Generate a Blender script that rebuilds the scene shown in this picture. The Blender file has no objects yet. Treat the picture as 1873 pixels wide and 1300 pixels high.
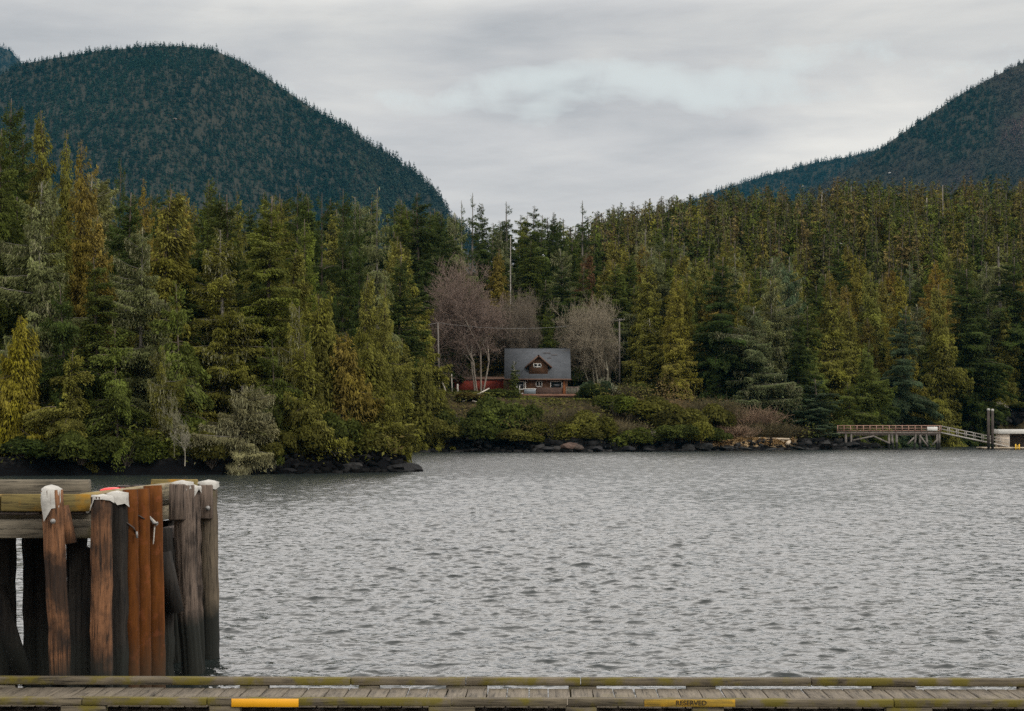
import bpy, bmesh, math, random
import numpy as np
from mathutils import Vector, Matrix
scene = bpy.context.scene
COL = scene.collection
F, CX, HY, H = 3600.0, 936.5, 775.0, 4.2      # focal length and principal point of the photograph in its pixels, eye height

# ------------------------------------------------------------------ camera, sky, sun, exposure
cd = bpy.data.cameras.new('camera'); cam = bpy.data.objects.new('camera', cd); COL.objects.link(cam)
cam.location = (0, 0, H); cam.rotation_euler = (math.pi/2, 0, 0)
cd.sensor_width = 36; cd.lens = 36*F/1873; cd.shift_y = 125/1873
cd.clip_start = 0.1; cd.clip_end = 30000
scene.camera = cam
scene.view_settings.view_transform = 'Standard'; scene.view_settings.look = 'None'
scene.view_settings.exposure = 0.0; scene.view_settings.gamma = 1.0
scene.cycles.use_denoising = False; scene.cycles.use_adaptive_sampling = False
scene.cycles.max_bounces = 6; scene.cycles.diffuse_bounces = 3; scene.cycles.glossy_bounces = 3
scene.cycles.transmission_bounces = 2; scene.cycles.volume_bounces = 0; scene.cycles.transparent_max_bounces = 6

SUN_EL, SUN_AZ = math.radians(40), math.radians(128)     # behind the camera, to the right
sd = bpy.data.lights.new('sun', 'SUN'); sd.energy = 1.7; sd.angle = math.radians(12); sd.color = (1, .96, .9)
sun = bpy.data.objects.new('sun', sd); COL.objects.link(sun)
sdir = Vector((math.sin(SUN_AZ)*math.cos(SUN_EL), math.cos(SUN_AZ)*math.cos(SUN_EL), math.sin(SUN_EL)))
sun.rotation_euler = sdir.to_track_quat('Z', 'Y').to_euler(); sun.location = sdir*60

class NT:
    """short hand for building node trees"""
    def __init__(s, tree): s.t = tree; s.l = tree.links
    def n(s, typ, ins=None, **kw):
        nd = s.t.nodes.new(typ)
        for k, v in kw.items(): setattr(nd, k, v)
        for k, v in (ins or {}).items(): s.put(nd.inputs[k], v)
        return nd
    def put(s, sock, v):
        if isinstance(v, bpy.types.NodeSocket): s.l.new(v, sock)
        else: sock.default_value = v
    def math(s, op, a, b=0.0, clamp=False):
        nd = s.n('ShaderNodeMath', operation=op, use_clamp=clamp); s.put(nd.inputs[0], a); s.put(nd.inputs[1], b); return nd.outputs[0]
    def mix(s, f, a, b, typ='MIX'):
        nd = s.n('ShaderNodeMix', data_type='RGBA', blend_type=typ)
        s.put(nd.inputs[0], f); s.put(nd.inputs[6], a if not isinstance(a, tuple) or len(a) == 4 else a+(1,))
        s.put(nd.inputs[7], b if not isinstance(b, tuple) or len(b) == 4 else b+(1,)); return nd.outputs[2]
    def ramp(s, f, stops):
        nd = s.n('ShaderNodeValToRGB'); s.put(nd.inputs[0], f); e = nd.color_ramp.elements
        while len(e) < len(stops): e.new(.5)
        for q, (p, c) in zip(e, stops):
            q.position = p; q.color = (c, c, c, 1) if isinstance(c, (int, float)) else tuple(c)+(1,)
        return nd.outputs[0]
    def noise(s, vec, scale, detail=4, rough=.55, dist=0.0):
        nd = s.n('ShaderNodeTexNoise', {'Vector': vec, 'Scale': scale, 'Detail': detail, 'Roughness': rough, 'Distortion': dist}); return nd.outputs[0]
    def mapping(s, vec, scale=(1, 1, 1), loc=(0, 0, 0), rot=(0, 0, 0)):
        return s.n('ShaderNodeMapping', {'Vector': vec, 'Scale': scale, 'Location': loc, 'Rotation': rot}).outputs[0]

world = bpy.data.worlds.new('World'); scene.world = world; world.use_nodes = True
t = world.node_tree; t.nodes.clear(); w = NT(t)
d = w.n('ShaderNodeTexCoord').outputs['Generated']
sky = w.n('ShaderNodeTexSky', sky_type='NISHITA', sun_disc=False, sun_elevation=SUN_EL, sun_rotation=SUN_AZ)
bg_sky = w.n('ShaderNodeBackground', {'Color': sky.outputs[0], 'Strength': 0.1})
sp = w.n('ShaderNodeSeparateXYZ', {0: d})
# cloud deck: broad soft banks, stretched along the horizon
m1 = w.mapping(d, (3.0, 3.0, 11.0), (1.7, .4, .62))
n1 = w.noise(m1, 1.5, 7, .52, .5)
n2 = w.noise(w.mapping(d, (5, 5, 30), (4.2, 1.0, 0.4)), 2.2, 6, .6, .3)
el = sp.outputs[2]
base = w.ramp(w.math('ADD', w.math('MULTIPLY', n1, .75), w.math('MULTIPLY', n2, .25)),
              [(.33, (.49, .475, .475)), (.45, (.635, .607, .592)), (.53, (.73, .695, .66)), (.64, (.87, .82, .755))])
# the deck is greyer overhead than low over the inlet
lowness = w.ramp(el, [(0.0, .97), (.05, 1.0), (.10, .98), (.14, 1.03), (.19, .93), (.28, 1.0), (.55, 1.0)])
cloud = w.mix(1.0, w.mix(1.0, base, lowness, 'MULTIPLY'), (1.17, 1.17, 1.17), 'MULTIPLY')
# a bright band shaped above the view to light water and land, dimmer overhead
zen = w.math('MULTIPLY', w.ramp(el, [(0, .25), (.205, .25), (.28, .62), (.36, .84), (.6, .62), (1.0, .52)]), 4.0)
bg_cl = w.n('ShaderNodeBackground', {'Color': cloud, 'Strength': zen})
# thin opening in the deck over the right of the inlet, where paler high cloud shows
az = w.math('DIVIDE', sp.outputs[0], w.math('MAXIMUM', sp.outputs[1], .05))
wob = w.math('MULTIPLY', w.math('SUBTRACT', w.noise(w.mapping(d, (7, 7, 20), (2.3, .3, .1)), 1.6, 4, .5), .5), .085)
wob2 = w.math('MULTIPLY', w.math('SUBTRACT', w.noise(w.mapping(d, (9, 9, 9), (7.3, .3, .1)), 2.5, 5, .6), .5), .5)
e1 = w.math('ADD', w.math('SUBTRACT', el, w.math('ADD', .166, w.math('MULTIPLY', az, .05))), wob)
g = w.math('SUBTRACT', 1.0, w.math('ADD', w.math('POWER', w.math('ABSOLUTE', w.math('DIVIDE', e1, .0155)), 2.0),
                                   w.math('POWER', w.math('ABSOLUTE', w.math('DIVIDE', w.math('ADD', w.math('SUBTRACT', az, .06), wob2), .16)), 2.0)), True)
hole = w.ramp(g, [(0, 0), (1, 1)])
bg_hi = w.n('ShaderNodeBackground', {'Color': (.88, .91, .88, 1), 'Strength': 1.0})
mx1 = w.n('ShaderNodeMixShader', {0: w.math('MULTIPLY', hole, .8), 1: bg_cl.outputs[0], 2: bg_hi.outputs[0]})
# a little of the blue sky comes through everywhere
mx2 = w.n('ShaderNodeMixShader', {0: .94, 1: bg_sky.outputs[0], 2: mx1.outputs[0]})
out = w.n('ShaderNodeOutputWorld', {'Surface': mx2.outputs[0]})

# ------------------------------------------------------------------ helpers
def at(px, py, Y):
    return Vector(((px-CX)/F*Y, Y, H+(HY-py)/F*Y))
def tag(o, label=None, cat=None, group=None, kind=None):
    if label: o['label'] = label
    if cat: o['category'] = cat
    if group: o['group'] = group
    if kind: o['kind'] = kind
    return o
def thing(name, loc, label, cat, group=None, rz=0.0):
    o = bpy.data.objects.new(name, None); COL.objects.link(o); o.empty_display_size = .3
    o.location = loc; o.rotation_euler = (0, 0, rz)
    return tag(o, label, cat, group)
def link(name, me, parent=None, loc=None):
    o = bpy.data.objects.new(name, me); COL.objects.link(o)
    if parent is not None: o.parent = parent
    if loc is not None: o.location = loc
    return o
def mesh_np(name, V, polys, mat, attrs=None, smooth=False, cols=None):
    """polys: list of int arrays (n,k)"""
    me = bpy.data.meshes.new(name)
    V = np.asarray(V, np.float32); me.vertices.add(len(V)); me.vertices.foreach_set('co', V.ravel())
    polys = [np.asarray(p, np.int32) for p in polys if len(p)]
    nl = sum(p.size for p in polys); npz = sum(len(p) for p in polys)
    me.loops.add(nl); me.loops.foreach_set('vertex_index', np.concatenate([p.ravel() for p in polys]))
    me.polygons.add(npz)
    ln = np.concatenate([np.full(len(p), p.shape[1], np.int32) for p in polys])
    me.polygons.foreach_set('loop_start', np.concatenate([[0], np.cumsum(ln)[:-1]]).astype(np.int32))
    if smooth: me.polygons.foreach_set('use_smooth', np.ones(npz, bool))
    me.update(calc_edges=True)
    for k, a in (attrs or {}).items():
        at_ = me.attributes.new(k, 'FLOAT', 'POINT'); at_.data.foreach_set('value', np.asarray(a, np.float32))
    for k, a in (cols or {}).items():
        at_ = me.attributes.new(k, 'FLOAT_COLOR', 'POINT'); at_.data.foreach_set('color', np.asarray(a, np.float32).ravel())
    if mat: me.materials.append(mat)
    return me
def hash2(ix, iy, seed):
    h = (ix*374761393 + iy*668265263 + seed*974634777) & 0x7fffffff
    h = ((h ^ (h >> 13))*1274126177) & 0x7fffffff
    return ((h ^ (h >> 16)) & 0xffff)/65535.0
def vnoise(x, y, seed=0):
    x = np.asarray(x, float); y = np.asarray(y, float)
    ix = np.floor(x).astype(np.int64); iy = np.floor(y).astype(np.int64)
    fx = x-ix; fy = y-iy; fx = fx*fx*(3-2*fx); fy = fy*fy*(3-2*fy)
    a = hash2(ix, iy, seed); b = hash2(ix+1, iy, seed); c = hash2(ix, iy+1, seed); e = hash2(ix+1, iy+1, seed)
    return (a*(1-fx)+b*fx)*(1-fy)+(c*(1-fx)+e*fx)*fy
def fbm(x, y, seed=0, oct=4):
    v = 0; a = .5
    for k in range(oct):
        v = v+a*(vnoise(x*2**k, y*2**k, seed+k*17)-.5); a *= .5
    return v
def sstep(a, b, x):
    q = np.clip((x-a)/(b-a), 0, 1); return q*q*(3-2*q)
def norm(v): return v/np.maximum(np.linalg.norm(v, axis=-1, keepdims=True), 1e-9)

class MB:
    """collects tubes, boxes and prisms, then links them as one mesh"""
    def __init__(s): s.V = []; s.P = {}; s.n = 0
    def add(s, V, faces):
        V = np.asarray(V, float)
        for f in faces: s.P.setdefault(len(f), []).append([i+s.n for i in f])
        s.V.append(V); s.n += len(V)
    def box(s, c, size, rot=None, jit=0.0, rng=random):
        x, y, z = (q/2 for q in size)
        pts = [Vector((a*x+rng.uniform(-jit, jit), b*y+rng.uniform(-jit, jit), e*z+rng.uniform(-jit, jit))) for a in (-1, 1) for b in (-1, 1) for e in (-1, 1)]
        if rot is not None: pts = [rot @ p for p in pts]
        c = Vector(c)
        s.add([tuple(p+c) for p in pts], [(0, 1, 3, 2), (4, 6, 7, 5), (0, 4, 5, 1), (2, 3, 7, 6), (0, 2, 6, 4), (1, 5, 7, 3)])
    def tube(s, pts, radii, sides=8, caps=True, lump=0.0, seed=0):
        pts = [Vector(p) for p in pts]; rg = random.Random(seed)
        prof = [1+rg.uniform(-lump, lump) for _ in range(sides)]
        V = []
        ref = Vector((0, 1, 0)) if abs((pts[-1]-pts[0]).normalized().y) < .9 else Vector((1, 0, 0))
        for i, p in enumerate(pts):
            tg = (pts[min(i+1, len(pts)-1)]-pts[max(i-1, 0)]).normalized()
            a = tg.cross(ref).normalized(); b = tg.cross(a).normalized()
            for k in range(sides):
                an = 2*math.pi*k/sides; r = radii[i]*prof[k]*(1+rg.uniform(-lump, lump)*.35)
                V.append(tuple(p+a*math.cos(an)*r+b*math.sin(an)*r))
        m = len(pts); fs = []
        for i in range(m-1):
            for k in range(sides):
                k2 = (k+1) % sides
                fs.append((i*sides+k, i*sides+k2, (i+1)*sides+k2, (i+1)*sides+k))
        if caps: fs += [tuple(range(sides))[::-1], tuple((m-1)*sides+k for k in range(sides))]
        s.add(V, fs)
    def mesh(s, name, mat, bevel=0.0, smooth=False):
        me = mesh_np(name, np.concatenate(s.V), [np.array(p) for p in s.P.values()], mat, smooth=smooth)
        bm = bmesh.new(); bm.from_mesh(me)
        bmesh.ops.recalc_face_normals(bm, faces=bm.faces)
        if bevel: bmesh.ops.bevel(bm, geom=list(bm.edges), offset=bevel, segments=1, affect='EDGES', clamp_overlap=True)
        bm.to_mesh(me); bm.free(); return me
    def build(s, name, mat, parent=None, bevel=0.0, smooth=False):
        return link(name, s.mesh(name, mat, bevel, smooth), parent)

# ------------------------------------------------------------------ materials
def mat(name):
    m = bpy.data.materials.new(name); m.use_nodes = True; m.node_tree.nodes.clear(); return m, NT(m.node_tree)
def finish(k, col, rough=.8, spec=.3, bump=None, bstr=.3, bdist=.02, metal=0.0):
    ins = {'Base Color': col if not isinstance(col, tuple) or len(col) == 4 else col+(1,), 'Roughness': rough, 'Specular IOR Level': spec, 'Metallic': metal}
    if bump is not None:
        ins['Normal'] = k.n('ShaderNodeBump', {'Height': bump, 'Strength': bstr, 'Distance': bdist}).outputs[0]
    b = k.n('ShaderNodeBsdfPrincipled', ins)
    k.n('ShaderNodeOutputMaterial', {'Surface': b.outputs[0]})
def m_foliage():
    m, k = mat('foliage')
    oc = k.n('ShaderNodeObjectInfo'); ti = k.n('ShaderNodeAttribute', attribute_name='tint').outputs['Fac']
    co = k.n('ShaderNodeTexCoord').outputs['Object']
    n = k.noise(co, .35, 3)
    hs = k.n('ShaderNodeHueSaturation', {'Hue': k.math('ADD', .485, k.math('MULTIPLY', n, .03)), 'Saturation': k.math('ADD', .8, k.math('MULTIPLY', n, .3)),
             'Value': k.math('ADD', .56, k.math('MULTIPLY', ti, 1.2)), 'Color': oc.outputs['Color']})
    df = k.n('ShaderNodeBsdfPrincipled', {'Base Color': hs.outputs[0], 'Roughness': .8, 'Specular IOR Level': .02})
    tr = k.n('ShaderNodeBsdfTranslucent', {'Color': hs.outputs[0]})
    mx = k.n('ShaderNodeMixShader', {0: .3, 1: df.outputs[0], 2: tr.outputs[0]})
    k.n('ShaderNodeOutputMaterial', {'Surface': mx.outputs[0]}); return m
def m_stuff(name='far_foliage'):
    m, k = mat(name)
    c = k.n('ShaderNodeAttribute', attribute_name='col').outputs['Color']
    finish(k, c, .9, .02); return m
def m_bark(name='bark'):
    m, k = mat(name)
    oc = k.n('ShaderNodeObjectInfo').outputs['Color']
    co = k.n('ShaderNodeTexCoord').outputs['Object']
    n = k.noise(k.mapping(co, (5, 5, .8)), 1.2, 5, .65)
    finish(k, k.mix(1.0, oc, k.ramp(n, [(.3, .45), (.7, 1.4)]), 'MULTIPLY'), .9, .1, n, .5, .05); return m
def m_wood(name, c1, c2, axis='X', scale=1.0, moss=None, moss_amt=.5, moss_scale=1.3, rough=.85, wet=None, bump=.5):
    """grain stretched along one axis of the part; optional patchy moss and a wet weedy foot below a height"""
    m, k = mat(name)
    co = k.n('ShaderNodeTexCoord').outputs['Object']
    s = {'X': (.6, 9, 9), 'Y': (9, .6, 9), 'Z': (9, 9, .6)}[axis]
    g = k.noise(k.mapping(co, tuple(q*scale for q in s)), 2.6, 6, .7, .6)
    bl = k.noise(co, 1.6*scale, 4, .6)
    f = k.math('ADD', k.math('MULTIPLY', g, .65), k.math('MULTIPLY', bl, .35))
    c = k.mix(k.ramp(f, [(.38, 0), (.62, 1)]), c1, c2)
    c = k.mix(k.ramp(g, [(.34, .9), (.44, 0)]), c, tuple(q*.3 for q in c1))
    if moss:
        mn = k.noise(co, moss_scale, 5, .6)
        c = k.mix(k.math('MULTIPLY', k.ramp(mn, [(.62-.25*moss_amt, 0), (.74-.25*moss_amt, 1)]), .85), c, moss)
    if wet is not None:
        gz = k.n('ShaderNodeNewGeometry').outputs['Position']; z = k.n('ShaderNodeSeparateXYZ', {0: gz}).outputs[2]
        wz = k.math('ADD', z, k.math('MULTIPLY', k.math('SUBTRACT', bl, .5), .5))
        c = k.mix(k.ramp(k.math('MULTIPLY', wz, .4), [(wet*.4, 1), (wet*.4+.14, 0)]), c, (.012, .013, .010))
    finish(k, c, rough, .25, g, bump, .015); return m
def m_plain(name, c, rough=.6, spec=.4, var=.2, scale=3, metal=0.0, bump=0.0):
    m, k = mat(name)
    n = k.noise(k.n('ShaderNodeTexCoord').outputs['Object'], scale, 5, .6)
    finish(k, k.mix(1.0, c, k.ramp(n, [(.3, 1-var), (.7, 1+var)]), 'MULTIPLY'), rough, spec, n if bump else None, bump, .02, metal); return m
M = {}
M['fol'] = m_foliage(); M['bark'] = m_bark(); M['far'] = m_stuff()

# ------------------------------------------------------------------ terrain: shoreline and heights
SHORE = np.array([(-200, 150), (-60, 157), (-41, 158.5), (-33, 160.5), (-27, 161), (-21, 164.5), (-15, 168), (-11.5, 171), (-8.2, 173.8), (-10.5, 177), (-13, 183), (-25, 200), (-40, 230),
                  (-36, 262), (-16, 291), (-11, 292), (-7, 293), (0, 292), (9, 291), (17, 297), (26, 302), (36, 308), (45, 315), (55, 322), (60, 332), (67, 352), (84, 376),
                  (102, 386), (220, 380), (620, 380), (620, 1100), (-620, 1100), (-620, 150)], float)
def sdist(x, y):
    x = np.asarray(x, float); y = np.asarray(y, float)
    d2 = np.full(x.shape, 1e12); inside = np.zeros(x.shape, bool); n = len(SHORE)
    for i in range(n):
        ax, ay = SHORE[i]; bx, by = SHORE[(i+1) % n]; ex, ey = bx-ax, by-ay
        q = np.clip(((x-ax)*ex+(y-ay)*ey)/(ex*ex+ey*ey), 0, 1)
        d2 = np.minimum(d2, (x-ax-q*ex)**2+(y-ay-q*ey)**2)
        c = ((ay > y) != (by > y)) & (x < (bx-ax)*(y-ay)/((by-ay) if by != ay else 1e-9)+ax)
        inside ^= c
    return np.where(inside, 1, -1)*np.sqrt(d2)
UR = [700, 1040, 1150, 1270, 1350, 1470, 1600, 1880, 2100]
HR = [24, 34, 42, 46, 49.5, 50, 52, 51, 54]
def ground(x, y, rough=True):
    x = np.asarray(x, float); y = np.asarray(y, float)
    s = sdist(x, y)
    if rough: s = s+2.6*fbm(x*.35, y*.35, 3, 4)
    u = CX+F*x/np.maximum(y, 1)
    h = np.where(s < 0, np.maximum(s*.5, -3), 0.0)
    rk = 1.5*sstep(0, 2.2, s)
    near = 1-sstep(215, 260, y)
    bank = near*7*sstep(2, 42, s)+(1-near)*(np.interp(u, [600, 1250, 1420, 1900], [7.0, 6.6, 1.3, 1.0])*sstep(2, np.interp(u, [1000, 1400], [27, 14]), s))
    hl = 17*sstep(318, 420, y)*(1-sstep(470, 640, y))+4*sstep(470, 640, y)
    hr = np.interp(u, UR, HR)*sstep(335, 600, y)
    q = sstep(940, 1130, u); hill = (1-near)*((1-q)*hl+q*hr)
    z = h+rk+bank+hill*(s > 0)
    pl = np.exp(-(((x+.5)/17)**4+((y-340)/11)**4)); z = z*(1-pl)+np.interp(x, [-12, -2, 3, 12], [10.0, 9.4, 8.1, 8.1])*pl   # level ground under the cabin
    if rough: z = z+np.where(s > -1, 1, 0)*(.9*fbm(x*.8, y*.8, 9, 4)*sstep(-1, 1, s)+1.6*fbm(x*.12, y*.12, 5, 3)*sstep(8, 20, s)*(1-pl))
    return z
def gz(x, y): return float(ground(np.array([x]), np.array([y]))[0])

def grid_mesh(name, xs, ys, zf, material):
    X, Y = np.meshgrid(xs, ys); Z = zf(X, Y); nx, ny = len(xs), len(ys)
    i = (np.arange(ny-1)[:, None]*nx+np.arange(nx-1)[None, :]).ravel()
    return mesh_np(name, np.stack([X.ravel(), Y.ravel(), Z.ravel()], 1), [np.stack([i, i+1, i+nx+1, i+nx], 1)], material, smooth=True)
m, k = mat('forest_ground')
pos = k.n('ShaderNodeNewGeometry').outputs['Position']; z = k.n('ShaderNodeSeparateXYZ', {0: pos}).outputs[2]
n = k.noise(pos, .6, 6, .65); n2 = k.noise(pos, 3.0, 5, .7)
soil = k.mix(k.ramp(n, [(.35, 0), (.65, 1)]), (.022, .020, .010), (.075, .055, .026))
rock = k.mix(k.ramp(n2, [(.42, 0), (.72, 1)]), (.003, .003, .0035), (.040, .037, .033))
wz = k.math('ADD', z, k.math('MULTIPLY', k.math('SUBTRACT', n, .5), 2.2))
rock = k.mix(k.ramp(k.math('MULTIPLY', wz, .25), [(.2, 1), (.4, 0)]), rock, (.004, .004, .0045))
px_ = k.n('ShaderNodeSeparateXYZ', {0: pos}).outputs[0]; py_ = k.n('ShaderNodeSeparateXYZ', {0: pos}).outputs[1]
along = k.math('SUBTRACT', py_, k.math('MULTIPLY', px_, .70))          # the small straw-coloured beach
beach = k.math('MULTIPLY', k.ramp(k.math('MULTIPLY', px_, .01), [(.275, 0), (.31, 1), (.44, 1), (.475, 0)]), k.ramp(k.math('SUBTRACT', k.math('MULTIPLY', along, .02), k.math('SUBTRACT', 5.69, k.math('MULTIPLY', n, .12))), [(0, 0), (.04, 1), (.14, 1), (.2, 0)]))
rock = k.mix(k.ramp(k.math('MULTIPLY', px_, .01), [(.62, 0), (.68, 1)]), rock, (.16, .075, .018))   # kelp-covered flats at the right
c = k.mix(k.ramp(k.math('MULTIPLY', wz, .25), [(.42, 0), (.62, 1)]), rock, soil); c = k.mix(k.math('MULTIPLY', beach, k.ramp(k.math('MULTIPLY', wz, .25), [(.12, 0), (.2, 1)])), c, k.mix(n2, (.22, .15, .08), (.40, .30, .17)))
finish(k, c, .95, .05, n2, 1.0, .3); M['ground'] = m
xs = np.concatenate([np.arange(-320, -75, 6.0), np.arange(-75, 125, .9), np.arange(125, 330, 6.0)])
ys = np.concatenate([np.arange(140, 200, .7), np.arange(200, 285, 2.0), np.arange(285, 350, .8), np.arange(350, 660, 4.0)])
tag(link('terrain', grid_mesh('terrain', xs, ys, ground, M['ground'])), kind='structure')

# ------------------------------------------------------------------ water: a real chop of many crossing waves
def waves(x, y, step):
    rg = np.random.RandomState(11); N = 96
    lam = np.exp(np.linspace(math.log(.15), math.log(2.2), N))*(1+.06*rg.randn(N))
    th = np.radians(-98+rg.randn(N)*38); kx, ky = np.cos(th)*2*np.pi/lam, np.sin(th)*2*np.pi/lam
    slope = .20*math.sqrt(2/N)*np.interp(lam, [.15, .35, 1.0, 2.2], [1.1, 1.3, .85, .35]); amp = slope*lam/(2*np.pi); ph = rg.rand(N)*6.283
    gust = .80+.55*(vnoise(x*.07, y*.035, 5)+.6*vnoise(x*.02+3, y*.012, 8)-.6)
    dx = np.zeros_like(x); dy = np.zeros_like(x); dz = np.zeros_like(x)
    for i in range(N):
        f = np.clip((lam[i]/step-1.9)/1.6, 0, 1)
        r = np.where(f.max(axis=1) > 0)[0]
        if not len(r): continue
        r = slice(r[0], r[-1]+1)
        a = amp[i]*f[r]*gust[r]; p = kx[i]*x[r]+ky[i]*y[r]+ph[i]; sn = np.sin(p)
        dz[r] += a*np.cos(p); dx[r] -= a*math.cos(th[i])*sn*1.25; dy[r] -= a*math.sin(th[i])*sn*1.25
    return dx, dy, dz
tc = np.arange(-.31, .31, .00065); to = np.linspace(.31, 1.6, 60)
tt = np.concatenate([-to[::-1][:-1], tc, to])
ys = [14.0]
while ys[-1] < 430: ys.append(ys[-1]*(1.0012 if ys[-1] > 24 else 1.006))
ys = np.array(ys); Y0 = np.repeat(ys[:, None], len(tt), 1); X0 = Y0*tt[None, :]
step = np.maximum(Y0*.0012, Y0*np.abs(np.gradient(tt))[None, :])
dx, dy, dz = waves(X0, Y0, step)
nx, ny = len(tt), len(ys); i = (np.arange(ny-1)[:, None]*nx+np.arange(nx-1)[None, :]).ravel()
m, k = mat('sea_water')
pos = k.n('ShaderNodeNewGeometry').outputs['Position']
b1 = k.noise(k.mapping(pos, (.8, 1.25, 1)), 4.6, 3, .62, .2)
bh = k.math('MULTIPLY', b1, .072)
far = k.n('ShaderNodeSeparateXYZ', {0: pos}).outputs[1]   # ripples too fine for the mesh grow rougher with distance from the dock
rgh = k.ramp(k.math('MULTIPLY', far, .005), [(.15, .05), (.45, .17), (1.0, .26)])
bn = k.n('ShaderNodeBump', {'Height': bh, 'Strength': .3, 'Distance': 1.0})
b = k.n('ShaderNodeBsdfPrincipled', {'Base Color': (.012, .016, .015, 1), 'Roughness': rgh, 'IOR': 1.36, 'Specular IOR Level': .5, 'Normal': bn.outputs[0]})
k.n('ShaderNodeOutputMaterial', {'Surface': b.outputs[0]}); M['water'] = m
tag(link('water', mesh_np('water', np.stack([(X0+dx).ravel(), (Y0+dy).ravel(), dz.ravel()], 1), [np.stack([i, i+1, i+nx+1, i+nx], 1)], m, smooth=True)), kind='structure')
del X0, Y0, dx, dy, dz
# ------------------------------------------------------------------ mountains, each with its forest
def kites(p, dr, nr, ln, wd):
    """one four-cornered leaf spray per row, slightly drooping at its tip"""
    dr = norm(dr); sd_ = norm(np.cross(dr, nr)); ln = ln[:, None]; wd = wd[:, None]
    V = np.stack([p-dr*ln*.5, p+sd_*wd*.5-dr*ln*.05, p+dr*ln*.5-np.array([0, 0, .12])*ln, p-sd_*wd*.5-dr*ln*.05], 1)
    return V.reshape(-1, 3)
def quads(n, off=0): return np.arange(n*4).reshape(n, 4)+off
def far_tree(rng, n, sz=.16, fat=.20, lf=1.0):
    """a small conifer of height 1 made of n sprays"""
    tq = rng.random(n)**.8*.97; ph = rng.random(n)*6.283
    rr = (fat*(1-tq)**.85+.012)*(.55+.6*rng.random(n))*(1+.3*np.sin(tq*40+rng.random()*6))
    p = np.stack([np.cos(ph)*rr*.62, np.sin(ph)*rr*.62, tq], 1)
    d_ = np.stack([np.cos(ph), np.sin(ph), -.45+.3*rng.standard_normal(n)], 1)
    l = (.55*rr+.03)*1.5*lf; nr = np.stack([rng.standard_normal(n)*.5, rng.standard_normal(n)*.5, np.ones(n)], 1)
    l = np.maximum(l, sz*.45)
    V = kites(p, d_, nr, l, np.minimum(l*.55, sz))
    leader = np.array([[-.008, 0, .85], [.008, 0, .85], [.002, 0, 1.03], [-.002, 0, 1.03]])
    return np.concatenate([V, leader])
def far_snag():
    a = np.array([[-.012, 0, 0], [.012, 0, 0], [.005, 0, 1], [-.004, 0, 1.0]]); b = a[:, [1, 0, 2]]
    return np.concatenate([a, b])
def forest_mesh(name, pts, hts, cols, rng, templates, wide=1.0, snag=None):
    Vs, Cs = [], []; ti = rng.integers(0, len(templates), len(pts))
    for k_ in range(len(templates)):
        for isn in (False, True):
            s = (ti == k_) & ((snag if snag is not None else np.zeros(len(pts), bool)) == isn)
            if not s.any(): continue
            T = far_snag() if isn else templates[k_]
            an = rng.random(s.sum())*6.283; ca, sa = np.cos(an), np.sin(an); h_ = hts[s]; wx = h_*wide*(.8+.45*rng.random(s.sum()))
            if isn: wx = h_
            X = (T[None, :, 0]*ca[:, None]-T[None, :, 1]*sa[:, None])*wx[:, None]+pts[s, 0][:, None]
            Y = (T[None, :, 0]*sa[:, None]+T[None, :, 1]*ca[:, None])*wx[:, None]+pts[s, 1][:, None]
            Z = T[None, :, 2]*h_[:, None]+pts[s, 2][:, None]
            Vs.append(np.stack([X, Y, Z], 2).reshape(-1, 3))
            fj = np.repeat(.8+.4*rng.random((s.sum(), len(T)//4)), 4, axis=1)
            c = cols[s][:, None, :]*fj[:, :, None]; Cs.append(np.concatenate([c, np.ones(c.shape[:2]+(1,))], 2).reshape(-1, 4))
    V = np.concatenate(Vs); C_ = np.concatenate(Cs)
    return mesh_np(name, V, [quads(len(V)//4)], M['far'], cols={'col': C_})
rng = np.random.default_rng(5)
T_FAR = [far_tree(rng, 50, .17, .30) for _ in range(6)]
m, k = mat('mountain_soil'); pos = k.n('ShaderNodeNewGeometry').outputs['Position']
n = k.noise(pos, .02, 6, .65); finish(k, k.mix(n, (.012, .016, .010), (.045, .038, .026)), .95, .1); M['mtn'] = m

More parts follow.
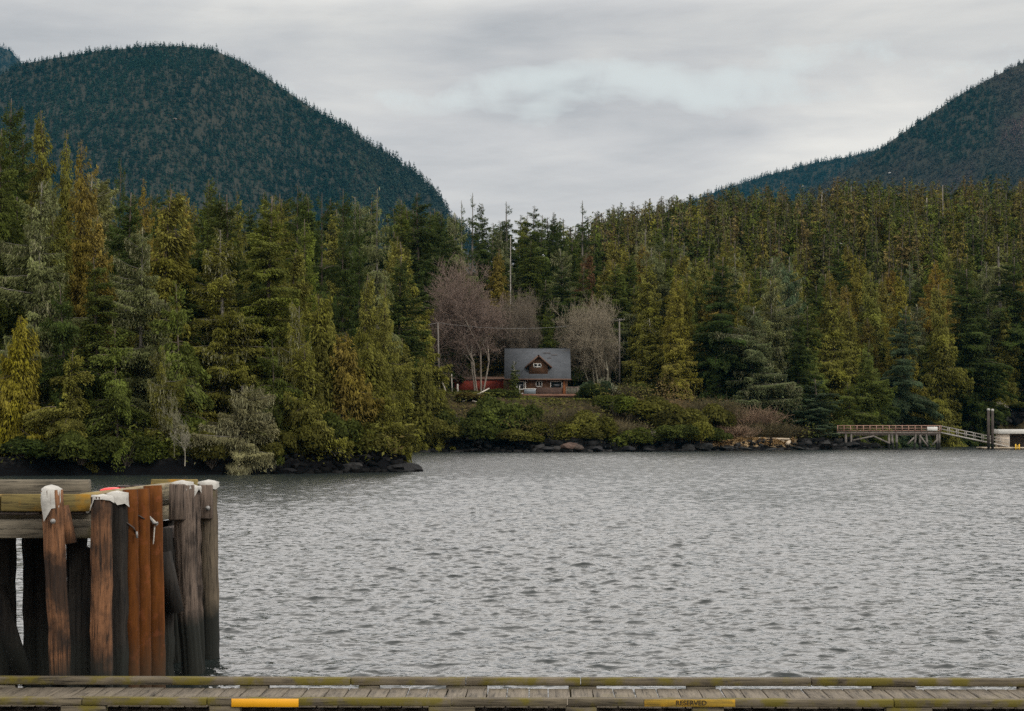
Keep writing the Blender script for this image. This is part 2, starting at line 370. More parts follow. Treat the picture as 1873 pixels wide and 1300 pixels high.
def mountain(name, sil, Yr, slope, depth, u0, u1, gul, seed, spacing, th, cfun, flabel, snagp=0.0, tk=0.0):
    """ridge profile sil (as seen from the inlet) at distance Yr, sloping towards the viewer, and the forest that covers it"""
    su = np.array([s[0] for s in sil], float); sy = np.array([s[1] for s in sil], float)
    def surf(x, y):
        u = CX+F*x/Yr
        zr = H+(HY-np.interp(u, su, sy))/F*Yr-th*.75
        dd = Yr-y
        a = np.where(dd > 0, dd*slope-0.00012*dd*dd, -dd*.5)
        gl = gul*(fbm(x/190+seed, y/520, seed, 5))*sstep(10, 160, np.abs(dd))*2
        return zr-a+gl
    x0, x1 = (u0-CX)/F*Yr, (u1-CX)/F*Yr
    xs = np.linspace(x0, x1, 150); ys = np.concatenate([np.linspace(Yr-depth, Yr, 70), Yr+np.array([60, 200, 500, 900.])])
    tag(link(name, grid_mesh(name, xs, ys, surf, M['mtn'])), kind='structure')
    n_ = int((x1-x0)*depth/spacing**2); rg = np.random.default_rng(seed)
    x = x0+(x1-x0)*rg.random(n_); y = Yr+14-(depth+14)*rg.random(n_)**1.0; z_ = surf(x, y)
    py = HY-(z_-H)/y*F; uu = CX+F*x/y
    keep = (py < 460) & (uu > -60) & (uu < 1940)
    x, y, z_, uu, py = x[keep], y[keep], z_[keep], uu[keep], py[keep]
    hts = th*(.55+.5*rg.random(len(x))+.5*rg.random(len(x))**4)*(1+tk*np.clip((uu-500)/350, 0, 1.0))
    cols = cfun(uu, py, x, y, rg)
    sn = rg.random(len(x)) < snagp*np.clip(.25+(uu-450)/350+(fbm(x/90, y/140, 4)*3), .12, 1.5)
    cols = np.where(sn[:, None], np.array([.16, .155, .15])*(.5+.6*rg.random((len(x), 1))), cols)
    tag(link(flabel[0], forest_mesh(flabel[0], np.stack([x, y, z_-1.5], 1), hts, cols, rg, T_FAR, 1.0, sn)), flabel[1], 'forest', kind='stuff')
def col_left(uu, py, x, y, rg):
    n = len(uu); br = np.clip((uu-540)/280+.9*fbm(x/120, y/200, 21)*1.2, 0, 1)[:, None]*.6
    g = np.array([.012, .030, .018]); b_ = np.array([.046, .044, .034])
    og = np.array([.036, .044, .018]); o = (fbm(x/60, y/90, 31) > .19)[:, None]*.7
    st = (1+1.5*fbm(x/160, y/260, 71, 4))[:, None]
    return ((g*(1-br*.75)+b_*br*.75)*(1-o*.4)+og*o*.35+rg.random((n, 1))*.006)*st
def col_right(uu, py, x, y, rg):
    n = len(uu); br = np.clip(3.2*(fbm(x/110, y/200, 44, 4)+.01)+.25*np.clip((py-200)/140, 0, 1)*np.clip((uu-1560)/100, 0, 1), 0, 1)[:, None]
    return np.array([.012, .030, .019])*(1-br)+np.array([.135, .082, .080])*br+rg.random((n, 1))*.008
SIL_L = [(-400, 260), (-100, 165), (0, 128), (40, 108), (100, 97), (180, 84), (270, 76), (330, 75), (390, 82), (450, 108), (520, 155), (580, 195), (640, 230), (700, 270), (760, 312), (800, 350), (830, 395), (900, 470), (1100, 620)]
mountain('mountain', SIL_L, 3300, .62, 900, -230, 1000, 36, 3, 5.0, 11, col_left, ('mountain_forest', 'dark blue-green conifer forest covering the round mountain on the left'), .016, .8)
SIL_R = [(1300, 470), (1420, 385), (1480, 342), (1540, 308), (1600, 272), (1640, 242), (1700, 202), (1760, 162), (1820, 130), (1873, 105), (1980, 62), (2200, 20)]
mountain('mountain', SIL_R, 3500, .60, 900, 1330, 2150, 34, 8, 5.2, 11.5, col_right, ('mountain_forest', 'dark conifer forest with purple-brown patches on the mountain at the right edge'), .01)
SIL_R2 = [(1050, 470), (1180, 400), (1270, 357), (1330, 335), (1400, 314), (1480, 292), (1560, 277), (1620, 262), (1750, 240), (2000, 200)]
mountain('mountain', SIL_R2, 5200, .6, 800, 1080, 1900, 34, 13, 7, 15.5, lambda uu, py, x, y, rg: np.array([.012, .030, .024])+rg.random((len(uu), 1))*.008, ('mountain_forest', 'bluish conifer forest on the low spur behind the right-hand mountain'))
SIL_L2 = [(-500, -80), (-200, 10), (-60, 55), (0, 79), (18, 86), (42, 110), (80, 150), (200, 260)]
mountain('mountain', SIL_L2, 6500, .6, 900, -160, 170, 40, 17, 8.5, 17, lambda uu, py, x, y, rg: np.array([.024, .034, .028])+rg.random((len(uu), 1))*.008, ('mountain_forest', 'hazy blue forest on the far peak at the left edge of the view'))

# ------------------------------------------------------------------ tree builders: trunk with limbs, crown of leaf sprays
def prisms(p0, p1, r0, r1, k_=3):
    """many thin tapered limbs at once"""
    n = len(p0); dr = norm(p1-p0); ref = np.where(np.abs(dr[:, 2:3]) > .9, np.array([[1., 0, 0]]), np.array([[0, 0, 1.]]))
    a = norm(np.cross(dr, ref)); b = np.cross(dr, a); an = np.arange(k_)*2*np.pi/k_
    o = a[:, None, :]*np.cos(an)[None, :, None]+b[:, None, :]*np.sin(an)[None, :, None]
    V = np.concatenate([p0[:, None, :]+o*r0[:, None, None], p1[:, None, :]+o*r1[:, None, None]], 1).reshape(-1, 3)
    i = np.arange(n)[:, None]*2*k_+np.arange(k_)[None, :]; j = np.arange(n)[:, None]*2*k_+(np.arange(k_)[None, :]+1) % k_
    return V, np.stack([i, j, j+k_, i+k_], 2).reshape(-1, 4)
def trunk_pts(rng, Ht, bend): 
    zz = np.linspace(0, 1, 9); f1, f2 = rng.random(2)*6
    return np.stack([bend*(np.sin(zz*3+f1)-np.sin(f1))*zz, bend*(np.cos(zz*2.6+f2)-np.cos(f2))*zz, zz*Ht], 1)
STY = {  # rise, droop, upturn, twig width, hang, outward pitch of sprays, density
 'cedar':   dict(rise=-.10, droop=.55, up=.40, wf=.50, hang=.75, pitch=-.75, dens=52, el=(.30, .56), ew=(.12, .22), fill=.6, prof=.76),
 'hemlock': dict(rise=.16, droop=.52, up=.0, wf=.50, hang=.42, pitch=-.40, dens=56, el=(.28, .54), ew=(.10, .19), fill=.8, prof=.68),
 'fir':     dict(rise=.20, droop=.30, up=.06, wf=.50, hang=.30, pitch=-.20, dens=60, el=(.26, .46), ew=(.10, .18), fill=.7, prof=.58),
 'spruce':  dict(rise=.02, droop=.34, up=.22, wf=.40, hang=.60, pitch=-.55, dens=56, el=(.30, .56), ew=(.09, .17), fill=.9, prof=.58),
}
def conifer(seed, Ht, R, style, t0=.03, gaps=.0, lichen=0.0, nb=None, top=1.0, bend=.25, lobes=.3, dens=1.0, fol=None, big=1.0):
    rng = np.random.default_rng(seed); S = STY[style]
    if style == 'cedar': tb = t0+(1-t0)*rng.random(nb or int(Ht*11))**.92
    else:
        wh = np.arange(t0*Ht, Ht*.99, .55 if style == 'fir' else .62); wh = wh+rng.normal(0, .12, len(wh))
        wh = wh[rng.random(len(wh)) > gaps*.5]
        tb = np.repeat(wh, rng.integers(5, 8, len(wh)))/Ht; tb = np.clip(tb+rng.normal(0, .1/Ht*2, len(tb)), t0, .995)
    n = len(tb); ph = rng.random(n)*6.283
    prof = (1-tb)**S['prof']*np.clip((tb-t0)/.10+.62, 0, 1)
    L = R*prof*(.62+.5*rng.random(n))+.22
    for q in range(3): L *= 1+lobes*.6*np.sin((q+1)*ph+rng.random()*6.28+tb*(6+5*q))
    L = np.clip(L, .18, R*1.25)
    if gaps: L = np.where(rng.random(n) < gaps, L*.3*rng.random(n), L); L *= np.where(rng.random(n) < .06, 1.35, 1.0)
    tp = trunk_pts(rng, Ht, bend)
    cx_ = np.interp(tb*Ht, tp[:, 2], tp[:, 0]); cy_ = np.interp(tb*Ht, tp[:, 2], tp[:, 1]); zb = tb*Ht
    yf = 1-tb   # young boughs near the tip reach upward
    rise = S['rise']+.75*np.clip((tb-.72)/.28, 0, 1)+rng.normal(0, .07, n); droop = S['droop']*(.35+.75*yf)+rng.normal(0, .06, n); up = S['up']*np.ones(n)
    cnt = np.maximum(4, (S['dens']*dens*L*(L*S['wf']*S['fill']+.16)).astype(int)); idx = np.repeat(np.arange(n), cnt); N = len(idx)
    s = rng.random(N)**.62; Lb = L[idx]; W = Lb*S['wf']*(1-s)**.75*(.35+.65*np.minimum(1, s*3))+.09
    wv = (rng.random(N)*2-1); wv = np.sign(wv)*np.abs(wv)**.8*W
    r = np.clip(Lb*s-.35*np.abs(wv), .03, None); q = r/Lb
    c_, s_ = np.cos(ph[idx]), np.sin(ph[idx])
    out = np.stack([c_, s_, 0*c_], 1); lat = np.stack([-s_, c_, 0*c_], 1)
    zo = Lb*(rise[idx]*q-droop[idx]*q*q+up[idx]*q**3)-S['hang']*rng.exponential(.55, N)*np.minimum(1, Lb/1.6)-.22*np.abs(wv)
    p = np.stack([cx_[idx], cy_[idx], zb[idx]+zo], 1)+out*r[:, None]+lat*wv[:, None]+rng.normal(0, .05, (N, 3))
    d_ = out*.85+lat*(np.sign(wv)*.75*rng.random(N))[:, None]+np.array([0, 0, 1.])*(S['pitch']+rise[idx]*.5+.3*rng.standard_normal(N))[:, None]+rng.normal(0, .22, (N, 3))
    nr = np.array([0, 0, 1.])+rng.normal(0, .55, (N, 3))+out*.25
    sc_ = .75+.5*rng.random(N); ln = rng.uniform(*S['el'], N)*sc_; wd = rng.uniform(*S['ew'], N)*sc_
    small = np.clip(Lb/1.1, .45, 1); ln *= small*big; wd *= small*big
    V = kites(p, d_, nr, ln, wd)
    if fol is None: fol = M['fol']
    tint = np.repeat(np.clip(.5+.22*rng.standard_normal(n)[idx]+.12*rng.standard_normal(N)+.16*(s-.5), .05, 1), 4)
    crown = mesh_np(style+'_crown', V, [quads(N)], fol, {'tint': tint})
    # trunk and limbs
    mb = MB(); r0 = Ht*.0115+.05
    mb.tube(tp[:], [r0*(1.35 if i == 0 else 1)*(1-.93*i/8)+.02 for i in range(9)], 8, lump=.08, seed=seed)
    a = np.stack([cx_, cy_, zb], 1); o2 = np.stack([np.cos(ph), np.sin(ph), 0*ph], 1)
    md = a+o2*(L*.5)[:, None]+np.array([0, 0, 1.])*(L*(rise*.5-droop*.25+up*.125))[:, None]
    en = a+o2*(L*.9)[:, None]+np.array([0, 0, 1.])*(L*(rise*.9-droop*.81+up*.73))[:, None]
    rb = .012+.011*L
    v1, f1 = prisms(a, md, rb, rb*.65); v2, f2 = prisms(md, en, rb*.65, rb*.2)
    Vt = np.concatenate([np.concatenate(mb.V), v1, v2]); n0 = mb.n
    tr = mesh_np(style+'_trunk', Vt, [np.array(x_) for x_ in mb.P.values()]+[f1+n0, f2+n0+len(v1)], M['bark'])
    li = None
    if lichen:
        k_ = int(N*.11*lichen); pick = rng.choice(N, k_, replace=False, p=(lambda g_: g_/g_.sum())(rng.random(n)[idx]**6+1e-4))
        pp = p[pick]+np.array([0, 0, -.18])+rng.normal(0, .08, (k_, 3)); l2 = rng.uniform(.25, .75, k_)
        dd = np.array([0, 0, -1.])+rng.normal(0, .22, (k_, 3)); nn = rng.normal(0, 1, (k_, 3)); nn[:, 2] *= .1
        li = mesh_np('lichen', kites(pp, dd, nn, l2, rng.uniform(.05, .13, k_)), [quads(k_)], M['fol'], {'tint': np.repeat(rng.random(k_), 4)})
    return dict(kind=style, H=Ht, R=R, crown=crown, trunk=tr, lichen=li)
def snag(seed, Ht):
    rng = np.random.default_rng(seed); tp = trunk_pts(rng, Ht, .12); mb = MB()
    mb.tube(tp, [Ht*.012*(1-.75*i/8)+.035 for i in range(9)], 6, lump=.1, seed=seed)
    for _ in range(rng.integers(8, 22)):
        z_ = Ht*(.35+.62*rng.random()); a = rng.random()*6.283; l = .3+1.1*rng.random()**2
        mb.tube([(0, 0, z_), (math.cos(a)*l, math.sin(a)*l, z_+l*rng.normal(0, .25))], [.045, .015], 3)
    return dict(kind='snag', H=Ht, R=1.5, crown=None, trunk=mb.mesh('snag_trunk', M['bark']), lichen=None)
def bare(seed, Ht, R, stems=2, levels=6, spread=.42, up=.35, thick=.016, twigdens=1.0, twigr=.016, split=.0):
    """leafless tree: stems that fork again and again into a haze of fine twigs"""
    rg = random.Random(seed); segs = {0: [], 1: []}
    def grow(p, d_, l, r, lev):
        ns = 3; q = p; dv = d_
        for i in range(ns):
            dv = (dv+Vector((rg.gauss(0, .10), rg.gauss(0, .10), rg.gauss(.03*up, .05)))).normalized()
            e = q+dv*l/ns; ra = r*(1-.3*i/ns); rb_ = r*(1-.3*(i+1)/ns)
            segs[0 if lev < 3 else 1].append((q, e, ra, rb_))
            if lev >= 1 and rg.random() < .8*twigdens and lev < levels: 
                ax = Vector((rg.gauss(0, 1), rg.gauss(0, 1), rg.gauss(.2, .6))).normalized()
                grow(e, (dv*.55+ax*.75).normalized(), l*(.5+.3*rg.random()), rb_*.5, max(lev+1, 3))
            q = e
        if lev < levels:
            nk = 2 if rg.random() < .55 else 3
            for _ in range(nk):
                ax = Vector((rg.gauss(0, 1), rg.gauss(0, 1), rg.gauss(0, .45))).normalized()
                nd = (dv*(1-spread)+ax*spread+Vector((0, 0, up*.35))).normalized()
                grow(q, nd, l*(.62+.26*rg.random()), max(r*.62, twigr*.7), lev+1)
    for s in range(stems):
        a = 6.283*s/stems+rg.random(); off = .35*(stems > 1)
        grow(Vector((math.cos(a)*off, math.sin(a)*off, -.3)), Vector((math.cos(a)*split, math.sin(a)*split, 1)).normalized(), Ht*.15*(.8+.4*rg.random()), Ht*thick*(.8+.4*rg.random()), 0)
    allp = np.array([s[1][:] for q in segs.values() for s in q]); zs = Ht/np.percentile(allp[:, 2], 99.7); rs = R/np.percentile(np.hypot(allp[:, 0], allp[:, 1]), 88)
    S_ = np.array([rs, rs, zs]); res = []
    for q in (0, 1):
        p0 = np.array([s[0][:] for s in segs[q]])*S_; p1 = np.array([s[1][:] for s in segs[q]])*S_; ra = np.array([s[2] for s in segs[q]]); rb_ = np.array([s[3] for s in segs[q]])
        if q == 1: ra = np.maximum(ra, twigr); rb_ = np.maximum(rb_, twigr*.6)
        V, f = prisms(p0, p1, ra, rb_, 7 if q == 0 else 3)
        res.append(mesh_np('bare_trunk' if q == 0 else 'bare_twigs', V, [f], M['bark'], smooth=(q == 0)))
    return dict(kind='bare', H=Ht, R=R, crown=None, trunk=res[0], twigs=res[1], lichen=None)
def leafy_shrub(seed, N=5200, el=.13):
    """round bush of unit height, lobed, built of leaf sprays"""
    rng = np.random.default_rng(seed); C_ = rng.normal(0, .42, (9, 3)); C_[:, 2] = .25+.4*rng.random(9); r_ = .26+.2*rng.random(9)
    i = rng.integers(0, 9, N); dv = norm(rng.normal(0, 1, (N, 3))); dv[:, 2] = np.where(dv[:, 2] < -.4, -dv[:, 2], dv[:, 2])
    p = C_[i]+dv*(r_[i]*(.55+.5*rng.random(N)**.5))[:, None]; p[:, 2] = np.abs(p[:, 2])
    nr = dv+rng.normal(0, .5, (N, 3)); d_ = rng.normal(0, 1, (N, 3))+np.array([0, 0, .3])
    ln = el*rng.uniform(.6, 1.4, N)
    tint = np.repeat(np.clip(.5+.2*rng.standard_normal(9)[i]+.15*rng.standard_normal(N), .05, 1), 4)
    cr = mesh_np('shrub_leaves', kites(p, d_, nr, ln, ln*.5), [quads(N)], M['fol'], {'tint': tint})
    n = 46; a = rng.random(n)*6.283; e = np.stack([np.cos(a)*.55*rng.random(n), np.sin(a)*.55*rng.random(n), .4+.4*rng.random(n)], 1)
    V, f = prisms(np.zeros((n, 3))+rng.normal(0, .06, (n, 3))*[1, 1, 0], e, np.full(n, .012), np.full(n, .004))
    return dict(kind='shrub', H=1, R=.8, crown=cr, trunk=mesh_np('shrub_stems', V, [f], M['bark']), lichen=None)
def twig_shrub(seed, N=420, r=.011):
    """leafless thicket of unit height"""
    rng = np.random.default_rng(seed); b = rng.normal(0, .32, (N, 3)); b[:, 2] = 0
    d_ = norm(np.stack([b[:, 0]*.9+rng.normal(0, .3, N), b[:, 1]*.9+rng.normal(0, .3, N), np.ones(N)], 1)); l = .45+.5*rng.random(N)
    e = b+d_*l[:, None]; s = rng.random((N, 3)); 
    P0, P1, R0, R1 = [b], [e], [np.full(N, r)], [np.full(N, r*.5)]
    for k_ in range(4):
        q = .3+.65*rng.random(N); st = b+(e-b)*q[:, None]; dv = norm(d_+rng.normal(0, .9, (N, 3)))
        P0.append(st); P1.append(st+dv*(.12+.30*rng.random(N))[:, None]); R0.append(np.full(N, r*.6)); R1.append(np.full(N, r*.35))
    V, f = prisms(np.concatenate(P0), np.concatenate(P1), np.concatenate(R0), np.concatenate(R1))
    return dict(kind='twigs', H=1, R=.8, crown=None, trunk=mesh_np('thicket_twigs', V, [f], M['bark']), lichen=None)

P = {
 'cedar': [conifer(11, 26, 4.6, 'cedar', big=.84, dens=1.3), conifer(12, 24, 4.4, 'cedar', big=.84, dens=1.3, lobes=.4, bend=.5), conifer(13, 26, 5.0, 'cedar', big=.84, dens=1.3, lobes=.5, gaps=.12)],
 'hemlock': [conifer(21, 28, 5.0, 'hemlock', big=.84, dens=1.3), conifer(22, 27, 4.8, 'hemlock', big=.84, dens=1.3, gaps=.15, lobes=.4), conifer(23, 28, 5.4, 'hemlock', big=.84, dens=1.3, gaps=.08, lobes=.5)],
 'fir': [conifer(31, 24, 4.0, 'fir', big=.84, dens=1.3), conifer(32, 22, 4.2, 'fir', big=.84, dens=1.3, lobes=.45, gaps=.1)],
 'spruce': [conifer(41, 26, 5.5, 'spruce', big=.84, dens=1.3, gaps=.16, lichen=.8, lobes=.5, bend=.5), conifer(42, 24, 5.6, 'spruce', big=.84, dens=1.3, gaps=.12, lichen=1.2, lobes=.5), conifer(43, 26, 5.0, 'spruce', big=.84, dens=1.3, gaps=.2, lichen=.5, t0=.08)],
 'sparse': [conifer(51, 27, 5.6, 'hemlock', gaps=.42, lichen=.4, t0=.18, dens=.62), conifer(52, 26, 4.6, 'spruce', gaps=.45, lichen=.6, t0=.25, dens=.6), conifer(53, 26, 3.2, 'hemlock', gaps=.35, t0=.42, dens=.7)],
 'high_cedar': [conifer(16, 24, 5.0, 'cedar', big=.84, dens=1.3, t0=.27, lobes=.3)],
 'low_cedar': [conifer(14, 10, 4.4, 'cedar', big=.8, dens=1.5, nb=190), conifer(15, 11, 4.2, 'cedar', lobes=.5, big=.8, dens=1.5, nb=190)],
 'low_hemlock': [conifer(24, 11, 4.6, 'hemlock', big=.8, dens=1.4, lobes=.5), conifer(25, 10, 4.4, 'hemlock', big=.8, dens=1.4, gaps=.15, lobes=.5)],
 'low_spruce': [conifer(44, 9, 5.2, 'spruce', gaps=.15, lichen=1.6, lobes=.6, big=.8, dens=1.4), conifer(45, 11, 4.4, 'spruce', gaps=.15, lichen=.8, lobes=.5, big=.8, dens=1.4)],
 'snag': [snag(61, 20), snag(62, 18), snag(63, 22)],
 'shrub': [leafy_shrub(71), leafy_shrub(72), leafy_shrub(73, 6000, .11)],
 'twigs': [twig_shrub(81), twig_shrub(82)],
}
# ------------------------------------------------------------------ planting
C_ = dict(DG=(.040, .056, .012), MG=(.070, .086, .015), OL=(.108, .105, .017), OR=(.128, .098, .016), YE=(.150, .130, .010), GG=(.105, .115, .042),
          BG=(.050, .072, .034), RB=(.095, .052, .022), LG=(.095, .115, .016), PG=(.155, .145, .068))
BARK = (.085, .068, .052); GREY = (.13, .118, .10); PALE = (.42, .39, .34)
KN = dict(cedar='cedar_tree', hemlock='hemlock_tree', fir='fir_tree', spruce='spruce_tree', sparse='sparse_tree', snag='dead_tree', shrub='shrub', twigs='thicket')
KC = dict(cedar='tree', hemlock='tree', fir='tree', spruce='tree', sparse='tree', snag='dead tree', shrub='shrub', twigs='bush')
prng = random.Random(77); used = {}; n_trees = 0; spots = []
def part(name, me, root, col, sc):
    o = link(name, me, root); o.color = tuple(col)+(1,); o.scale = sc; return o
def plant(kind, x, y, Ht, R, col, label, group=None, var=None, bark=None, z=None, rz=None, lichen=(.21, .205, .11)):
    global n_trees
    pl = P['high_cedar'] if 'two pale trunks' in label else P.get('low_'+kind if Ht < 15 else kind, P[kind])
    if var is None: used[kind] = used.get(kind, -1)+1; var = used[kind]
    pr = pl[var % len(pl)]
    root = thing(KN[kind], (x, y, gz(x, y)-.25 if z is None else z), label, KC[kind], group, prng.random()*6.283 if rz is None else rz)
    sc = (R/pr['R'], R/pr['R'], Ht/pr['H']); j = .85+.3*prng.random()
    if bark is None: bark = BARK
    part({'twigs': 'twigs', 'shrub': 'stems'}.get(kind, 'trunk'), pr['trunk'], root, [q*j for q in bark], sc)
    if pr['crown']: part('crown' if kind != 'shrub' else 'leaves', pr['crown'], root, [q*j for q in col], sc)
    if pr['lichen']: part('lichen', pr['lichen'], root, lichen, sc)['kind'] = 'stuff'
    n_trees += kind in ('cedar', 'hemlock', 'fir', 'spruce', 'sparse', 'snag')
    spots.append((x, y)); return root
def plant_px(kind, px, ytop, d, hw, col, label, group=None, **kw):
    x = (px-CX)/F*d; zg = gz(x, d); zt = H+(HY-ytop)/F*d
    return plant(kind, x, d, zt-zg+.25, hw/F*d, C_[col] if isinstance(col, str) else col, label, group, **kw)

